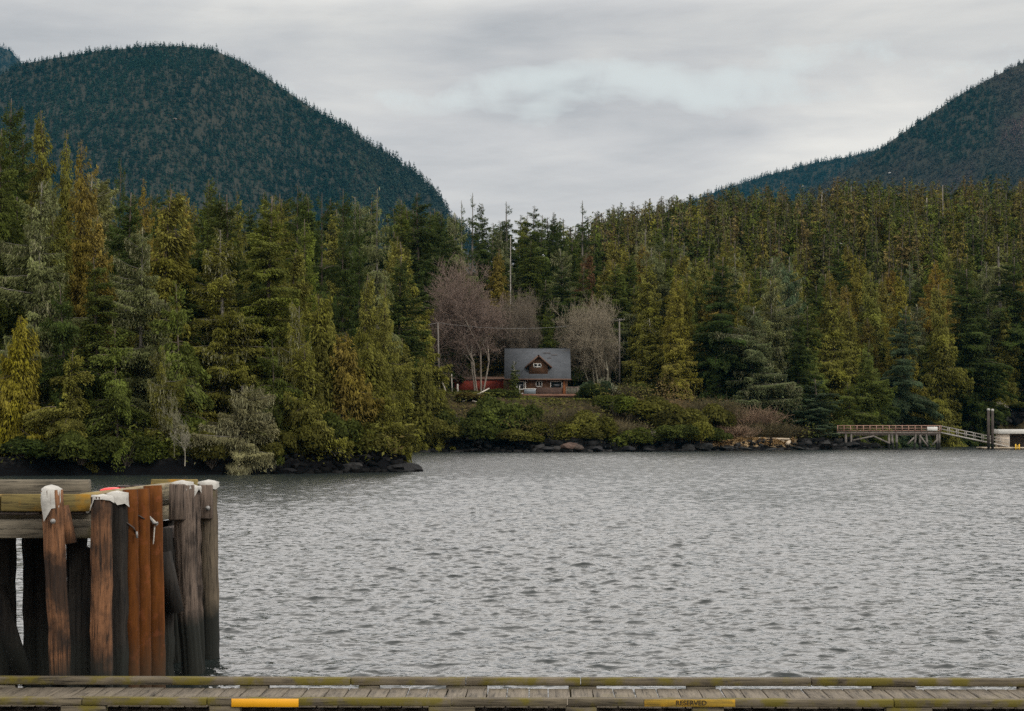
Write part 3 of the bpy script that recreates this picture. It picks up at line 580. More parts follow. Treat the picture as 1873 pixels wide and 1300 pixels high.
TREES = [  # kind, column, top row, distance, half width, colour, label — the ones the eye picks out
 ('cedar', 30, 580, 163.5, 74, 'YE', 'bright yellow-green cedar at the left edge, low by the water behind the wharf'),
 ('fir', 16, 180, 186, 62, 'DG', 'tall dark fir with a blunt top at the far left edge, tallest on the headland'),
 ('hemlock', -6, 235, 176, 70, 'MG', 'mid green hemlock cut by the left edge, under the tallest dark fir'),
 ('cedar', 82, 202, 190, 66, 'OL', 'tall olive cedar just right of the tallest dark fir'),
 ('cedar', 150, 255, 184, 62, 'OR', 'rusty orange cedar with a thin leaning top on the left headland'),
 ('cedar', 118, 238, 187, 50, 'OL', 'olive cedar squeezed between two rusty cedars near the left edge'),
 ('cedar', 172, 395, 174, 62, 'OR', 'wide rusty cedar hanging low in the middle of the left headland'),
 ('fir', 218, 288, 197, 34, 'DG', 'narrow dark green fir standing clear against the mountain, right of the rusty cedar'),
 ('cedar', 265, 328, 192, 52, 'OR', 'golden brown cedar right of the narrow dark fir'),
 ('spruce', 256, 418, 171, 78, 'GG', 'lichen-hung spruce with a bare grey trunk showing in its lower half'),
 ('spruce', 66, 332, 172, 98, 'GG', 'grey-green spruce with broad lichen boughs above the yellow cedar'),
 ('hemlock', 175, 470, 168, 78, 'MG', 'drooping green hemlock under the wide rusty cedar'),
 ('hemlock', 120, 520, 166, 80, 'DG', 'dark hemlock in the shade right of the yellow cedar'),
 ('hemlock', 375, 326, 207, 62, 'MG', 'broad green hemlock on the skyline below the round mountain'),
 ('hemlock', 312, 334, 214, 44, 'DG', 'dark hemlock on the skyline right of the golden brown cedar'),
 ('cedar', 345, 345, 222, 40, 'OR', 'small golden cedar top between two skyline hemlocks'),
 ('spruce', 410, 420, 176, 88, 'OL', 'olive spruce with long drooping boughs in the headland centre'),
 ('hemlock', 330, 520, 168, 80, 'MG', 'green hemlock with heavy boughs below the skyline hemlocks'),
 ('cedar', 535, 452, 184, 64, 'OL', 'olive cedar with bare lichen limbs and a pointed crown'),
 ('hemlock', 475, 352, 226, 60, 'DG', 'dark broad hemlock near the middle of the left skyline'),
 ('cedar', 510, 395, 205, 40, 'OL', 'slim olive cedar before the dark skyline hemlocks'),
 ('fir', 555, 400, 212, 55, 'LG', 'fresh green fir with a flat crown above the olive cedar'),
 ('spruce', 296, 640, 163.5, 44, 'OL', 'short brownish spruce by the water with twisted pale twigs'),
 ('spruce', 442, 705, 165.0, 84, 'PG', 'low pale spruce whose drooping lichen boughs hang over the black rocks'),
 ('hemlock', 215, 600, 165, 78, 'MG', 'green hemlock with low fan-like boughs left of the short brownish spruce'),
 ('hemlock', 125, 640, 163.5, 70, 'OL', 'low olive hemlock between the yellow cedar and the water'),
 ('cedar', 590, 540, 176, 80, 'OL', 'bushy olive cedar above the headland tip'),
 ('cedar', 640, 610, 176, 78, 'OR', 'brownish cedar leaning out toward the headland tip'),
 ('cedar', 560, 640, 170.5, 70, 'OL', 'low olive cedar over the rocks right of the pale drooping spruce'),
 ('cedar', 690, 672, 177, 62, 'OL', 'last olive cedar at the right end of the headland'),
 ('hemlock', 500, 620, 170, 62, 'MG', 'shaded green hemlock behind the pale drooping spruce'),
 ('spruce', 548, 560, 174.5, 52, 'OL', 'half bare spruce with hanging lichen in front of the bushy olive cedar'),
 ('cedar', 668, 500, 236, 50, 'OL', 'olive cedar behind the headland, left of the dark layered hemlock'),
 ('cedar', 700, 520, 232, 50, 'OL', 'second olive cedar behind the headland, nearest the dark layered hemlock'),
 ('sparse', 692, 345, 258, 62, 'GG', 'thin grey hemlock with a bare pale trunk, left of the dark layered hemlock'),
 ('hemlock', 768, 352, 342, 72, 'DG', 'very tall dark layered hemlock left of the leafless alder'),
 ('hemlock', 812, 388, 356, 50, 'DG', 'dark hemlock right behind the leafless alder'),
 ('hemlock', 735, 366, 346, 52, 'MG', 'green hemlock close on the left of the very tall dark layered hemlock'),
 ('cedar', 738, 618, 293.6, 62, 'OL', 'olive cedar on the far bank just beyond the headland tip'),
 ('cedar', 778, 655, 294.0, 50, 'OL', 'low olive cedar below the leaning power pole'),
 ('cedar', 806, 712, 294.5, 36, 'OL', 'low rounded olive cedar left of the red shed'),
 ('cedar', 665, 628, 177.5, 82, 'OL', 'broad olive cedar with a rounded crown sloping down to the headland tip'),
 ('cedar', 716, 722, 175.3, 46, 'OL', 'lowest olive cedar hanging over the very point of the headland'),
 ('fir', 590, 352, 250, 45, 'DG', 'dark pointed fir on the skyline above the fresh green fir'),
 ('fir', 625, 345, 256, 45, 'DG', 'dark fir on the skyline left of the thin grey hemlock'),
 ('hemlock', 545, 338, 262, 45, 'DG', 'dark spire-topped hemlock under the foot of the mountain slope'),
 ('cedar', 505, 358, 262, 40, 'OL', 'olive cedar top on the skyline before the mountain foot'),
 ('cedar', 440, 350, 262, 45, 'OL', 'rounded olive cedar on the left skyline'),
 ('hemlock', 655, 372, 262, 38, 'DG', 'small dark hemlock just left of the thin grey one'),
 ('sparse', 862, 352, 372, 30, 'DG', 'thin black spire against the sky, right of the mountain foot', 2),
 ('sparse', 845, 366, 380, 24, 'DG', 'thin spire against the sky nearest the mountain foot', 2),
 ('hemlock', 885, 372, 385, 36, 'DG', 'dark hemlock against the sky right of the two thin spires'),
 ('sparse', 930, 368, 392, 36, 'DG', 'ragged hemlock against the sky above the cabin, left of the gap', 2),
 ('hemlock', 978, 376, 398, 40, 'DG', 'dark hemlock against the sky above the cabin roof'),
 ('hemlock', 1012, 388, 402, 34, 'DG', 'smaller dark hemlock against the sky right of the cabin ridge'),
 ('sparse', 1064, 366, 420, 32, 'DG', 'thin ragged hemlock where the right-hand ridge begins', 2),
 ('cedar', 1070, 462, 372, 46, 'RB', 'reddish brown cedar behind the cabin to the right'),
 ('cedar', 1000, 560, 352, 30, 'MG', 'small green cedar right behind the cabin roof'),
 ('hemlock', 965, 440, 372, 52, 'MG', 'mid green hemlock rising behind the cabin'),
 ('spruce', 1030, 455, 378, 46, 'GG', 'grey-green spruce behind the cabin beside the reddish cedar'),
 ('hemlock', 905, 440, 368, 52, 'DG', 'dark hemlock behind the crown of the leafless alder'),
 ('cedar', 1190, 474, 352, 58, 'OL', 'tall olive cedar with a thin bare top right of the cabin'),
 ('cedar', 1192, 584, 336, 60, 'OL', 'round olive cedar on two pale trunks right of the cabin', None, PALE),
 ('hemlock', 1130, 480, 372, 58, 'MG', 'green hemlock behind the pole with the cross-arm'),
 ('cedar', 1252, 500, 348, 48, 'MG', 'green cedar right of the tall olive cedar with a bare top'),
 ('cedar', 1302, 502, 346, 62, 'OR', 'rusty olive cedar with a full pointed crown, centre right'),
 ('spruce', 1375, 560, 331, 74, (.075, .088, .036), 'broad grey-green spruce with long bare lower boughs near the beach'),
 ('hemlock', 1335, 600, 340, 58, 'DG', 'dark hemlock filling the gap left of the broad grey-green spruce'),
 ('spruce', 1442, 470, 352, 55, 'BG', 'slim blue-green spruce with a dark pointed top, right of the rusty olive cedar'),
 ('fir', 1495, 692, 326, 52, 'BG', 'small bushy blue-green spruce at the shore end of the wooden pier'),
 ('hemlock', 1480, 560, 342, 58, 'MG', 'mid green hemlock behind the small bushy blue-green spruce'),
 ('cedar', 1525, 530, 352, 58, 'OL', 'olive cedar above the shore end of the wooden pier'),
 ('cedar', 1585, 622, 340, 44, 'MG', 'narrow green cedar above the middle of the wooden pier'),
 ('cedar', 1642, 494, 362, 52, (.135, .118, .014), 'golden olive cedar with a rounded top above the pier'),
 ('hemlock', 1650, 560, 355, 58, 'BG', 'blue-green hemlock in front of the golden olive cedar'),
 ('cedar', 1716, 520, 366, 54, 'OL', 'olive cedar above the top of the gangway'),
 ('hemlock', 1775, 492, 372, 84, 'DG', 'big dark hemlock with wide boughs above the gangway'),
 ('cedar', 1752, 690, 386, 44, 'OL', 'short olive cedar behind the gangway'),
 ('hemlock', 1850, 470, 396, 72, 'DG', 'dark hemlock at the right edge above the float shed'),
 ('cedar', 1838, 560, 392, 40, 'OL', 'olive cedar by the right edge above the white-roofed shed'),
 ('hemlock', 1700, 610, 380, 52, 'MG', 'green hemlock left of the short olive cedar behind the gangway'),
 ('hemlock', 1610, 690, 345, 42, 'DG', 'low dark hemlock right behind the pier railing'),
 ('hemlock', 1555, 700, 336, 44, 'MG', 'low green hemlock beside the small bushy blue-green spruce'),
]
for t_ in TREES:
    kind, px, yt, d_, hw, col, lab = t_[:7]
    r_ = plant_px(kind, px, yt, d_, hw, col, lab, var=t_[7] if len(t_) > 7 else None, bark=t_[8] if len(t_) > 8 else (GREY if kind in ('spruce', 'sparse') else None))

    if 'two pale trunks' in lab:                                    # the second of its two stems
        mb = MB(); mb.tube([(1.1, -.2, -.2), (1.05, -.1, 4), (.3, 0, 9)], [.2, .17, .1], 8, True, .08, 4); o = link('trunk', mb.mesh('trunk', M['bark']), r_); o.color = PALE+(1,); r_.rotation_euler[2] = 0
plant_px('snag', 933, 432, 366, 10, None, 'bleached dead trunk with short stubs rising behind the big leafless alder', bark=(.27, .25, .22))
# bare snags that stick out of the right-hand ridge
for i in range(52):
    px = 1060+815*prng.random(); d_ = 500+105*prng.random()
    x = (px-CX)/F*d_; zt = H+(HY-(np.interp(px, [1040, 1270, 1400, 1600, 1873], [400, 358, 342, 335, 335])+prng.random()*105))/F*d_
    g_ = gz(x, d_); hh = max(13, min(27, zt-g_))
    plant('snag', x, d_, hh, 1.5, None, 'bare grey dead trunk standing among the trees on the right-hand ridge', 'dead trunks on the right-hand ridge', bark=(lambda f: [q*f for q in (.24, .215, .18)])(.6+.6*prng.random()))
# filling the forest: nearest first, a tree is planted where it still shows above those in front
cand = []
for i in range(5200):
    d_ = 176+330*prng.random()**1.0; px = -40+1960*prng.random(); x = (px-CX)/F*d_
    if d_ < 225 and px > 590: continue
    cand.append((d_, px, x))
cx_ = np.array([c[2] for c in cand]); cy_ = np.array([c[0] for c in cand]); cs = sdist(cx_, cy_); cg = ground(cx_, cy_)
order = np.argsort(cy_); buf = np.full(200, 900.0)
for (_, px, yt, d_, hw, *_r) in [t_[:5] for t_ in TREES]: pass
ex = [(t_[1], t_[2], t_[3], t_[4]) for t_ in TREES]; ei = sorted(ex, key=lambda q: q[2]); eptr = 0
def cover(px, yt, hw):
    for b_ in range(int((px-hw)//10)+4, int((px+hw)//10)+5):
        if 0 <= b_ < 200:
            f = abs((b_-4)*10+5-px)/hw; buf[b_] = min(buf[b_], yt+f*hw*3.6)
TOPS = ([-40, 120, 250, 330, 450, 560, 640, 740, 830, 870, 940, 1010, 1060, 1150, 1270, 1350, 1470, 1600, 1880], [190, 262, 345, 350, 354, 348, 358, 368, 386, 392, 396, 396, 388, 371, 353, 338, 331, 319, 317])
FILL = [('hemlock', 'DG', 'dark green hemlock'), ('hemlock', 'MG', 'mid green hemlock'), ('cedar', 'OL', 'olive cedar'), ('cedar', 'OR', 'rusty brown cedar'), ('spruce', 'GG', 'grey-green spruce'), ('fir', 'DG', 'dark pointed fir'), ('sparse', 'GG', 'thin half-bare hemlock')]
def zone(px, d_):
    if d_ < 262 and px < 760: return 'crowded in the forest on the left headland'
    if px < 830: return 'on the wooded slope under the round mountain'
    if px < 1110: return 'in the forest behind the cabin'
    if px < 1400: return 'on the slope between the cabin and the beach'
    return 'on the slope above the wooden pier'
rest = []; LIM = 296
for j in order:
    d_, px, x = cand[j]
    while eptr < len(ei) and ei[eptr][2] <= d_: cover(ei[eptr][0], ei[eptr][1], ei[eptr][3]); eptr += 1
    if cs[j] < 7 or (abs(x-4.5) < 12 and 318 < d_ < 352) or (d_ < 356 and 790 < px < 1165) or (d_ < 330 and 740 < px < 1420): continue
    Ht = prng.uniform(17, 28) if d_ > 230 else prng.uniform(18, 30)
    yt = HY-(cg[j]+Ht-H)/d_*F; lim = np.interp(px, *TOPS)
    if yt < lim:
        Ht -= (lim-4+prng.random()*30-yt)/F*d_; yt = HY-(cg[j]+Ht-H)/d_*F
        if Ht < 9: continue
    if min((x-a)**2+(d_-b)**2 for a, b in spots) < (3.4+d_*.006)**2: continue
    b_ = int(px//10)+4; vis = buf[max(0, min(199, b_))]-yt
    if vis < (6 if d_ < 400 else 9): continue
    hw = Ht*prng.uniform(.19, .255)/d_*F
    cover(px, yt, hw)
    if px > 1100: wts = (.20, .24, .30, .12, .12, .02, .10)
    elif px > 760: wts = (.45, .25, .14, .02, .08, .08, .05)
    else: wts = (.30, .22, .22, .06, .08, .10, .03)
    kd, cl, nm = prng.choices(FILL, wts)[0]
    if d_ < 380 and kd == 'sparse': kd, cl, nm = FILL[1]
    if n_trees < LIM and d_ < 470:
        c0 = C_[cl]; hv = prng.uniform(-.25, .3)
        c0 = (c0[0]*(1+hv*.8), c0[1]*(1+hv*.4), c0[2])
        lab = nm+' '+zone(px, d_)
        plant(kd, x, d_, Ht+.25, hw/F*d_, c0, lab, lab.replace(nm, nm+'s'), bark=GREY if kd in ('spruce', 'sparse') else None)
    else: rest.append((x, d_, Ht))
# the far side of the right-hand ridge and what lies beyond three hundred: one mass of forest
rg = np.random.default_rng(19)
px = 1010+900*rg.random(1500); dd = 455+190*rg.random(1500); x = (px-CX)/F*dd; g_ = ground(x, dd)
ht = 18+10*rg.random(1500); lim = np.interp(px, *TOPS)-7+rg.random(1500)*44; yt = HY-(g_+ht-H)/dd*F; ht = ht-np.maximum(0, lim-yt)/F*dd
ok = ht > 8; cell = {}
for i in range(1500):
    kk = (int(x[i]/4.6), int(dd[i]/4.6))
    if kk in cell: ok[i] = False
    else: cell[kk] = 1
pts = np.stack([x, dd, g_-.5], 1)[ok]; hts = ht[ok]
if rest:
    r_ = np.array(rest); pts = np.concatenate([pts, np.stack([r_[:, 0], r_[:, 1], ground(r_[:, 0], r_[:, 1])-.5], 1)]); hts = np.concatenate([hts, r_[:, 2]])
pal = np.array([C_['OL'], (.085, .092, .02), (.05, .064, .014), C_['MG'], (.12, .092, .032), (.10, .086, .02), (.085, .090, .028), C_['DG']])*.92; cc = pal[rg.integers(0, len(pal), len(pts))]*(.8+.5*rg.random((len(pts), 1)))
# scattered by a node tree: every point carries its height, width, turn, colour and which crown it gets
m, k = mat('ridge_foliage')
cin = k.n('ShaderNodeAttribute', attribute_name='tree_col', attribute_type='INSTANCER').outputs['Color']; tin = k.n('ShaderNodeAttribute', attribute_name='tint').outputs['Fac']
hs = k.n('ShaderNodeHueSaturation', {'Hue': .5, 'Saturation': 1.0, 'Value': k.math('ADD', .5, k.math('MULTIPLY', tin, 1.0)), 'Color': cin})
finish(k, hs.outputs[0], .9, .02)
RP = [conifer(201, 22, 3.4, 'cedar', t0=.10, dens=.30, big=1.5, fol=m), conifer(202, 22, 3.0, 'hemlock', t0=.22, dens=.28, big=1.5, gaps=.15, fol=m), conifer(203, 22, 3.6, 'fir', t0=.12, dens=.22, big=1.6, gaps=.1, fol=m),
      conifer(204, 22, 2.6, 'spruce', t0=.35, dens=.26, big=1.4, gaps=.3, fol=m), conifer(205, 22, 3.2, 'cedar', t0=.2, dens=.28, big=1.5, lobes=.5, gaps=.1, fol=m)]
pc = bpy.data.collections.new('ridge_tree_shapes')
M['rbark'] = m_plain('ridge_bark', (.085, .072, .056), .9, .1, .4, .6)
for q, pr in enumerate(RP):
    cr, tr = pr['crown'], pr['trunk']
    nv = len(cr.vertices); nt = len(tr.vertices); V = np.empty((nv+nt)*3, np.float32); tmpv = np.empty(nv*3, np.float32); cr.vertices.foreach_get('co', tmpv); V[:nv*3] = tmpv
    tmpv = np.empty(nt*3, np.float32); tr.vertices.foreach_get('co', tmpv); V[nv*3:] = tmpv
    ti = np.empty(nv, np.float32); cr.attributes['tint'].data.foreach_get('value', ti)
    tp4 = [[v+nv for v in p.vertices] for p in tr.polygons if len(p.vertices) == 4]
    me = mesh_np('ridge_tree', V.reshape(-1, 3), [quads(nv//4), np.array(tp4)], m, {'tint': np.concatenate([ti, np.full(nt, .5)])}); me.materials.append(M['rbark'])
    mi = np.zeros(len(me.polygons), np.int32); mi[nv//4:] = 1; me.polygons.foreach_set('material_index', mi)
    o = bpy.data.objects.new('ridge_tree_shape_%d' % q, me); pc.objects.link(o)
me = bpy.data.meshes.new('ridge_forest'); me.vertices.add(len(pts)); me.vertices.foreach_set('co', pts.astype(np.float32).ravel())
def pattr(nm, typ, data, field): a_ = me.attributes.new(nm, typ, 'POINT'); a_.data.foreach_set(field, np.asarray(data).ravel())
wd_ = hts/22*(.85+.45*rg.random(len(pts)))
pattr('tree_scale', 'FLOAT_VECTOR', np.stack([wd_, wd_, hts/22], 1).astype(np.float32), 'vector'); pattr('tree_turn', 'FLOAT_VECTOR', np.stack([0*hts, 0*hts, rg.random(len(pts))*6.283], 1).astype(np.float32), 'vector')
pattr('tree_col', 'FLOAT_COLOR', np.concatenate([cc, np.ones((len(pts), 1))], 1).astype(np.float32), 'color'); pattr('tree_shape', 'INT', rg.integers(0, len(RP), len(pts)).astype(np.int32), 'value')
ob = tag(link('ridge_forest', me), 'olive and green conifers packed along the top of the right-hand ridge', 'forest', kind='stuff')
ng = bpy.data.node_groups.new('scatter_trees', 'GeometryNodeTree'); ng.interface.new_socket('Geometry', in_out='INPUT', socket_type='NodeSocketGeometry'); ng.interface.new_socket('Geometry', in_out='OUTPUT', socket_type='NodeSocketGeometry')
N_ = ng.nodes; gi = N_.new('NodeGroupInput'); go = N_.new('NodeGroupOutput'); ip = N_.new('GeometryNodeInstanceOnPoints'); ci = N_.new('GeometryNodeCollectionInfo'); ci.inputs['Collection'].default_value = pc; ci.inputs['Separate Children'].default_value = True; ci.inputs['Reset Children'].default_value = True
def nat(nm, dt): q = N_.new('GeometryNodeInputNamedAttribute'); q.data_type = dt; q.inputs['Name'].default_value = nm; return q.outputs['Attribute']
L_ = ng.links; L_.new(gi.outputs[0], ip.inputs['Points']); L_.new(ci.outputs[0], ip.inputs['Instance']); ip.inputs['Pick Instance'].default_value = True
er = N_.new('FunctionNodeEulerToRotation'); L_.new(nat('tree_turn', 'FLOAT_VECTOR'), er.inputs[0]); L_.new(er.outputs[0], ip.inputs['Rotation'])
L_.new(nat('tree_scale', 'FLOAT_VECTOR'), ip.inputs['Scale']); L_.new(nat('tree_shape', 'INT'), ip.inputs['Instance Index']); L_.new(ip.outputs[0], go.inputs[0])
ob.modifiers.new('scatter', 'NODES').node_group = ng
print('trees', n_trees, 'ridge', len(pts), 'rest', len(rest))

# leafless trees round the cabin
def plant_bare(pr, px, ytop, d_, hw, tcol, wcol, label, name='bare_tree', zb=None):
    x = (px-CX)/F*d_; g_ = gz(x, d_) if zb is None else zb; zt = H+(HY-ytop)/F*d_
    root = thing(name, (x, d_, g_-.2), label, 'tree', None, 0)
    sc = (hw/F*d_/pr['R'],)*2+((zt-g_)/pr['H'],)
    part('trunk', pr['trunk'], root, tcol, sc); part('twigs', pr['twigs'], root, wcol, sc); spots.append((x, d_)); return root
A1 = bare(101, 21, 9.6, stems=5, levels=6, spread=.54, up=.30, thick=.0065, twigr=.021, split=.26)
A2 = bare(105, 15, 6.4, stems=5, levels=6, spread=.64, up=.08, thick=.011, twigr=.017, split=.55)
A3 = bare(109, 9, 2.6, stems=1, levels=5, spread=.5, up=.2, thick=.016, twigr=.020)
print('bare', [len(a['twigs'].polygons) for a in (A1, A2, A3)])
LTW = (.19, .16, .11)
plant_bare(A1, 876, 484, 334, 112, (.21, .18, .145), (.165, .122, .098), 'big leafless alder with pale trunks and a purple-brown crown left of the cabin')
plant_bare(A2, 962, 535, 351, 60, (.22, .20, .16), (.14, .115, .085), 'thin leafless tree leaning behind the left corner of the cabin roof')
plant_bare(A2, 1098, 548, 345, 72, (.24, .22, .16), (.20, .17, .12), 'leafless lichen-covered tree right of the cabin')
plant_bare(A3, 1238, 672, 331, 24, PALE, LTW, 'small pale leafless tree right of the twin pale trunks')
plant_bare(A3, 1830, 732, 384, 20, PALE, (.25, .23, .18), 'small white leafless shrub-like tree left of the float shed')
plant_bare(A3, 338, 765, 160.8, 20, (.24, .22, .17), (.22, .205, .15), 'twisted bone-white bare tree leaning over the black rocks of the headland', zb=1.2)
plant_bare(A3, 318, 712, 163, 22, (.2, .19, .14), (.20, .19, .12), 'pale bare tree with lichen beside the short brownish spruce')
plant_bare(A3, 1108, 690, 327, 34, PALE, (.26, .27, .17), 'pale lichen-covered sapling in front of the cabin deck railing')
plant_bare(A3, 612, 800, 170, 22, PALE, (.28, .26, .22), 'white leafless twigs above the rocks near the headland tip')
plant_bare(A3, 1200, 785, 304, 26, PALE, (.22, .20, .17), 'grey leafless bush over the dark rocks below the twin pale trunks')

# ------------------------------------------------------------------ bushes along the banks
SH = [ # kind, column, top row, distance, half width, colour, label
 ('shrub', 735, 735, 292.5, 46, 'OL', 'olive bush on the far bank right beyond the headland tip'), ('shrub', 790, 742, 294, 44, 'OL', 'big olive bush below the red wall'),
 ('shrub', 845, 742, 296, 46, 'MG', 'dark green bush under the fallen branch'), ('shrub', 905, 730, 299, 48, 'MG', 'rounded green bush below the left end of the cabin deck'),
 ('shrub', 880, 765, 295, 44, 'MG', 'low green bush hanging over the dark rocks left of the cabin'), ('shrub', 815, 775, 294, 40, 'OL', 'low olive bush hanging over the water left of the cabin'),
 ('shrub', 960, 745, 299, 46, 'MG', 'green bush below the middle of the cabin deck'), ('shrub', 955, 785, 294, 40, 'OL', 'olive bush at the waterline below the cabin'),
 ('twigs', 1000, 735, 300, 44, None, 'brown leafless thicket below the cabin deck'), ('twigs', 1050, 727, 303, 34, None, 'purple-brown thicket under the right end of the deck'),
 ('shrub', 1015, 770, 296, 38, 'OL', 'olive bush right of the brown thicket below the cabin'), ('shrub', 1065, 782, 295, 42, 'OL', 'low olive bush above the brown boulder'),
 ('shrub', 1090, 752, 300, 46, 'OL', 'olive-brown bush between the purple thickets right of the cabin'), ('shrub', 1130, 720, 312, 36, 'YE', 'yellow-green bush below the lichen-covered leafless tree'),
 ('twigs', 1135, 752, 302, 42, None, 'greyish purple thicket under the yellow-green bush'), ('shrub', 1190, 728, 312, 52, 'OL', 'wide olive bush under the twin pale trunks'),
 ('shrub', 1235, 740, 310, 52, 'OL', 'wide olive bush right of the twin pale trunks'), ('shrub', 1225, 775, 303, 46, 'MG', 'dark green bush above the black rocks, centre right'),
 ('shrub', 1160, 785, 299, 42, 'YE', 'low yellowish bush by the water right of the cabin'), ('shrub', 1285, 740, 312, 46, 'OL', 'olive bush thinning into brown twigs left of the beach'),
 ('twigs', 1300, 725, 318, 46, None, 'reddish thicket behind the olive bushes left of the beach'), ('shrub', 1265, 765, 306, 42, 'OL', 'low olive bush just above the left end of the beach'),
 ('twigs', 1370, 742, 324, 48, None, 'pale pinkish thicket behind the beach logs'), ('twigs', 1330, 775, 314, 42, None, 'tan thicket left of the beach logs'),
 ('twigs', 1400, 770, 320, 46, None, 'reddish brown thicket right behind the beach logs'), ('twigs', 1440, 775, 324, 44, None, 'brown thicket right of the beach logs'),
 ('shrub', 1395, 748, 327, 24, 'DG', 'small dark green bush in the pinkish thicket behind the beach'), ('shrub', 1310, 782, 308, 28, 'MG', 'small green bush at the left end of the beach'),
 ('twigs', 1140, 690, 328, 34, None, 'red-brown thicket right of the cabin railing'), ('shrub', 1160, 700, 332, 34, 'MG', 'green bush left of the twin pale trunks'),
 ('shrub', 860, 722, 318, 40, 'OR', 'rusty low bush in front of the red wall'), ('shrub', 915, 712, 322, 34, 'MG', 'green bush at the left corner of the cabin'),
 ('shrub', 1092, 694, 325, 22, 'BG', 'dark blue-green bush hiding the end of the deck railing'), ('shrub', 1085, 705, 322, 40, 'DG', 'dark green bush right of the cabin deck'),
 ('shrub', 1760, 765, 386, 44, 'OL', 'olive bush behind the gangway'), ('shrub', 1690, 775, 384, 44, 'OL', 'olive bush behind the end of the pier'), ('shrub', 1835, 765, 388, 46, 'OL', 'olive bush left of the float shed'),
 ('shrub', 1870, 760, 389, 40, 'MG', 'green bush at the right edge behind the float shed'), ('shrub', 1450, 748, 328, 40, 'DG', 'dark green bush left of the small bushy blue-green spruce'),
 ('shrub', 1540, 765, 333, 34, 'MG', 'green bush at the shore end of the pier railing'), ('shrub', 1595, 770, 348, 40, 'DG', 'dark green bush behind the pier railing'), ('shrub', 1645, 768, 362, 40, 'MG', 'green bush behind the pier near its middle'),
 ('shrub', 45, 800, 161, 50, 'DG', 'dark green bush under the yellow cedar by the water'), ('shrub', 150, 790, 161.5, 52, 'MG', 'green bush over the black rocks at the left'), ('shrub', 235, 795, 162.5, 50, 'MG', 'green bush over the black rocks under fan-like boughs'),
 ('shrub', 385, 795, 163.5, 50, 'OL', 'olive bush left of the pale drooping spruce, over the rocks'), ('shrub', 500, 790, 167, 44, 'OL', 'olive bush right of the pale drooping spruce, over the rocks'), ('shrub', 555, 775, 169.5, 44, 'OL', 'olive bush over the rocks in the middle of the headland tip'),
 ('shrub', 615, 760, 172, 48, 'MG', 'bright green bush near the headland tip'), ('shrub', 660, 770, 174, 46, 'OL', 'olive bush second from the end of the headland'), ('shrub', 700, 778, 174.5, 34, 'OL', 'olive bush at the very end of the headland'),
]
TWC = [(.075, .062, .030), (.078, .066, .036), (.105, .086, .045), (.062, .050, .026)]
for i, (kind, px, yt, d_, hw, col, lab) in enumerate(SH):
    x = (px-CX)/F*d_; g_ = gz(x, d_); Ht = max(1.2, H+(HY-yt)/F*d_-g_)*(.72 if kind == 'twigs' and px < 1280 else 1)
    tc_ = TWC[i % 4]
    if 'pink' in lab or 'tan' in lab: tc_ = (.19, .13, .085)
    plant(kind, x, d_, Ht+.3, hw/F*d_*.95, tuple(np.array(C_[{'YE': 'LG'}.get(col, col)])*.62) if col else None, lab, 'bushes along the shore', bark=tc_ if kind == 'twigs' else (.12, .10, .08))
# brush and ferns that cover the banks: nobody could count them
rg = np.random.default_rng(23); n = 210000
u = rg.random(n)*1960-40; nearp = rg.random(n) < .35
d_ = np.where(nearp, 158+26*rg.random(n), 288+60*rg.random(n)); x = (u-CX)/F*d_; s = sdist(x, d_); g_ = ground(x, d_)
cl = fbm(x*.35, d_*.35, 41, 4)
ok = (s > .35) & (g_ > .75) & ~((abs(x-4.5) < 7.5) & (d_ > 327) & (d_ < 349)) & ~((u > 1262) & (u < 1452) & (s < 9) & ~nearp) & (cl+.16 > rg.random(n)*.30)
x, d_, g_, cl, u = x[ok], d_[ok], g_[ok], cl[ok], u[ok]; n = len(x)
hh = (.2+np.where(nearp[ok], 3.4, 5.0)*np.clip(cl+.25, .05, .6)/.6*rg.random(n)); zl = H+(HY-np.where((u > 925) & (u < 1078), 729, 718))/F*d_-g_; hh = np.minimum(hh, np.where((d_ > 280) & (u > 800) & (u < 1078), np.maximum(zl, .05), 9))
p = np.stack([x, d_, g_+hh], 1); dv = rg.normal(0, 1, (n, 3)); dv[:, 2] = -.1+.5*rg.standard_normal(n); nr = rg.normal(0, .6, (n, 3)); nr[:, 2] += 1; nr[:, 1] -= .3
ln = .22+.35*rg.random(n); V = kites(p, dv, nr, ln, ln*.45)
pm = fbm(x*.12, d_*.12, 51, 4); br = np.clip(.18+pm*3+np.clip((u-1100)/500, -.3, .45), 0, 1)[:, None]; br = np.where((u > 1540)[:, None], br*.5, br)
c = np.array([.060, .066, .013])*(1-br)+np.array([.095, .064, .028])*br; c = c*(.55+.9*rg.random((n, 1)))
tag(link('undergrowth', mesh_np('undergrowth', V, [quads(n)], M['far'], cols={'col': np.repeat(np.concatenate([c, np.ones((n, 1))], 1), 4, axis=0)})), 'brown and green brush covering the banks', 'undergrowth', kind='stuff')
# ------------------------------------------------------------------ built things
def kid(mb, name, m_, root, bevel=0.0, smooth=False, parent=None, label=None):
    """a part modelled in world coordinates, hung under its thing (or under one of its parts)"""
    me = mb.mesh(name, m_, bevel, smooth) if isinstance(mb, MB) else mb
    org = root.location.copy()
    me.transform(Matrix.Translation(-org)); o = link(name, me, parent or root)
    if label: o['label'] = label
    return o
W = {}
W['grey'] = m_wood('weathered_timber', (.05, .044, .032), (.16, .138, .10), 'X', 1, (.065, .058, .014), .35)
W['greyY'] = m_wood('weathered_timber_lengthwise', (.07, .06, .038), (.26, .21, .13), 'Y', 1, (.19, .135, .035), .6)
W['deck'] = m_wood('dock_boards', (.06, .05, .036), (.155, .13, .095), 'Y', .8, (.10, .085, .05), .1, bump=.3)
W['moss'] = m_wood('mossy_timber', (.045, .037, .025), (.135, .112, .074), 'X', .9, (.095, .078, .006), .6, 2.3)
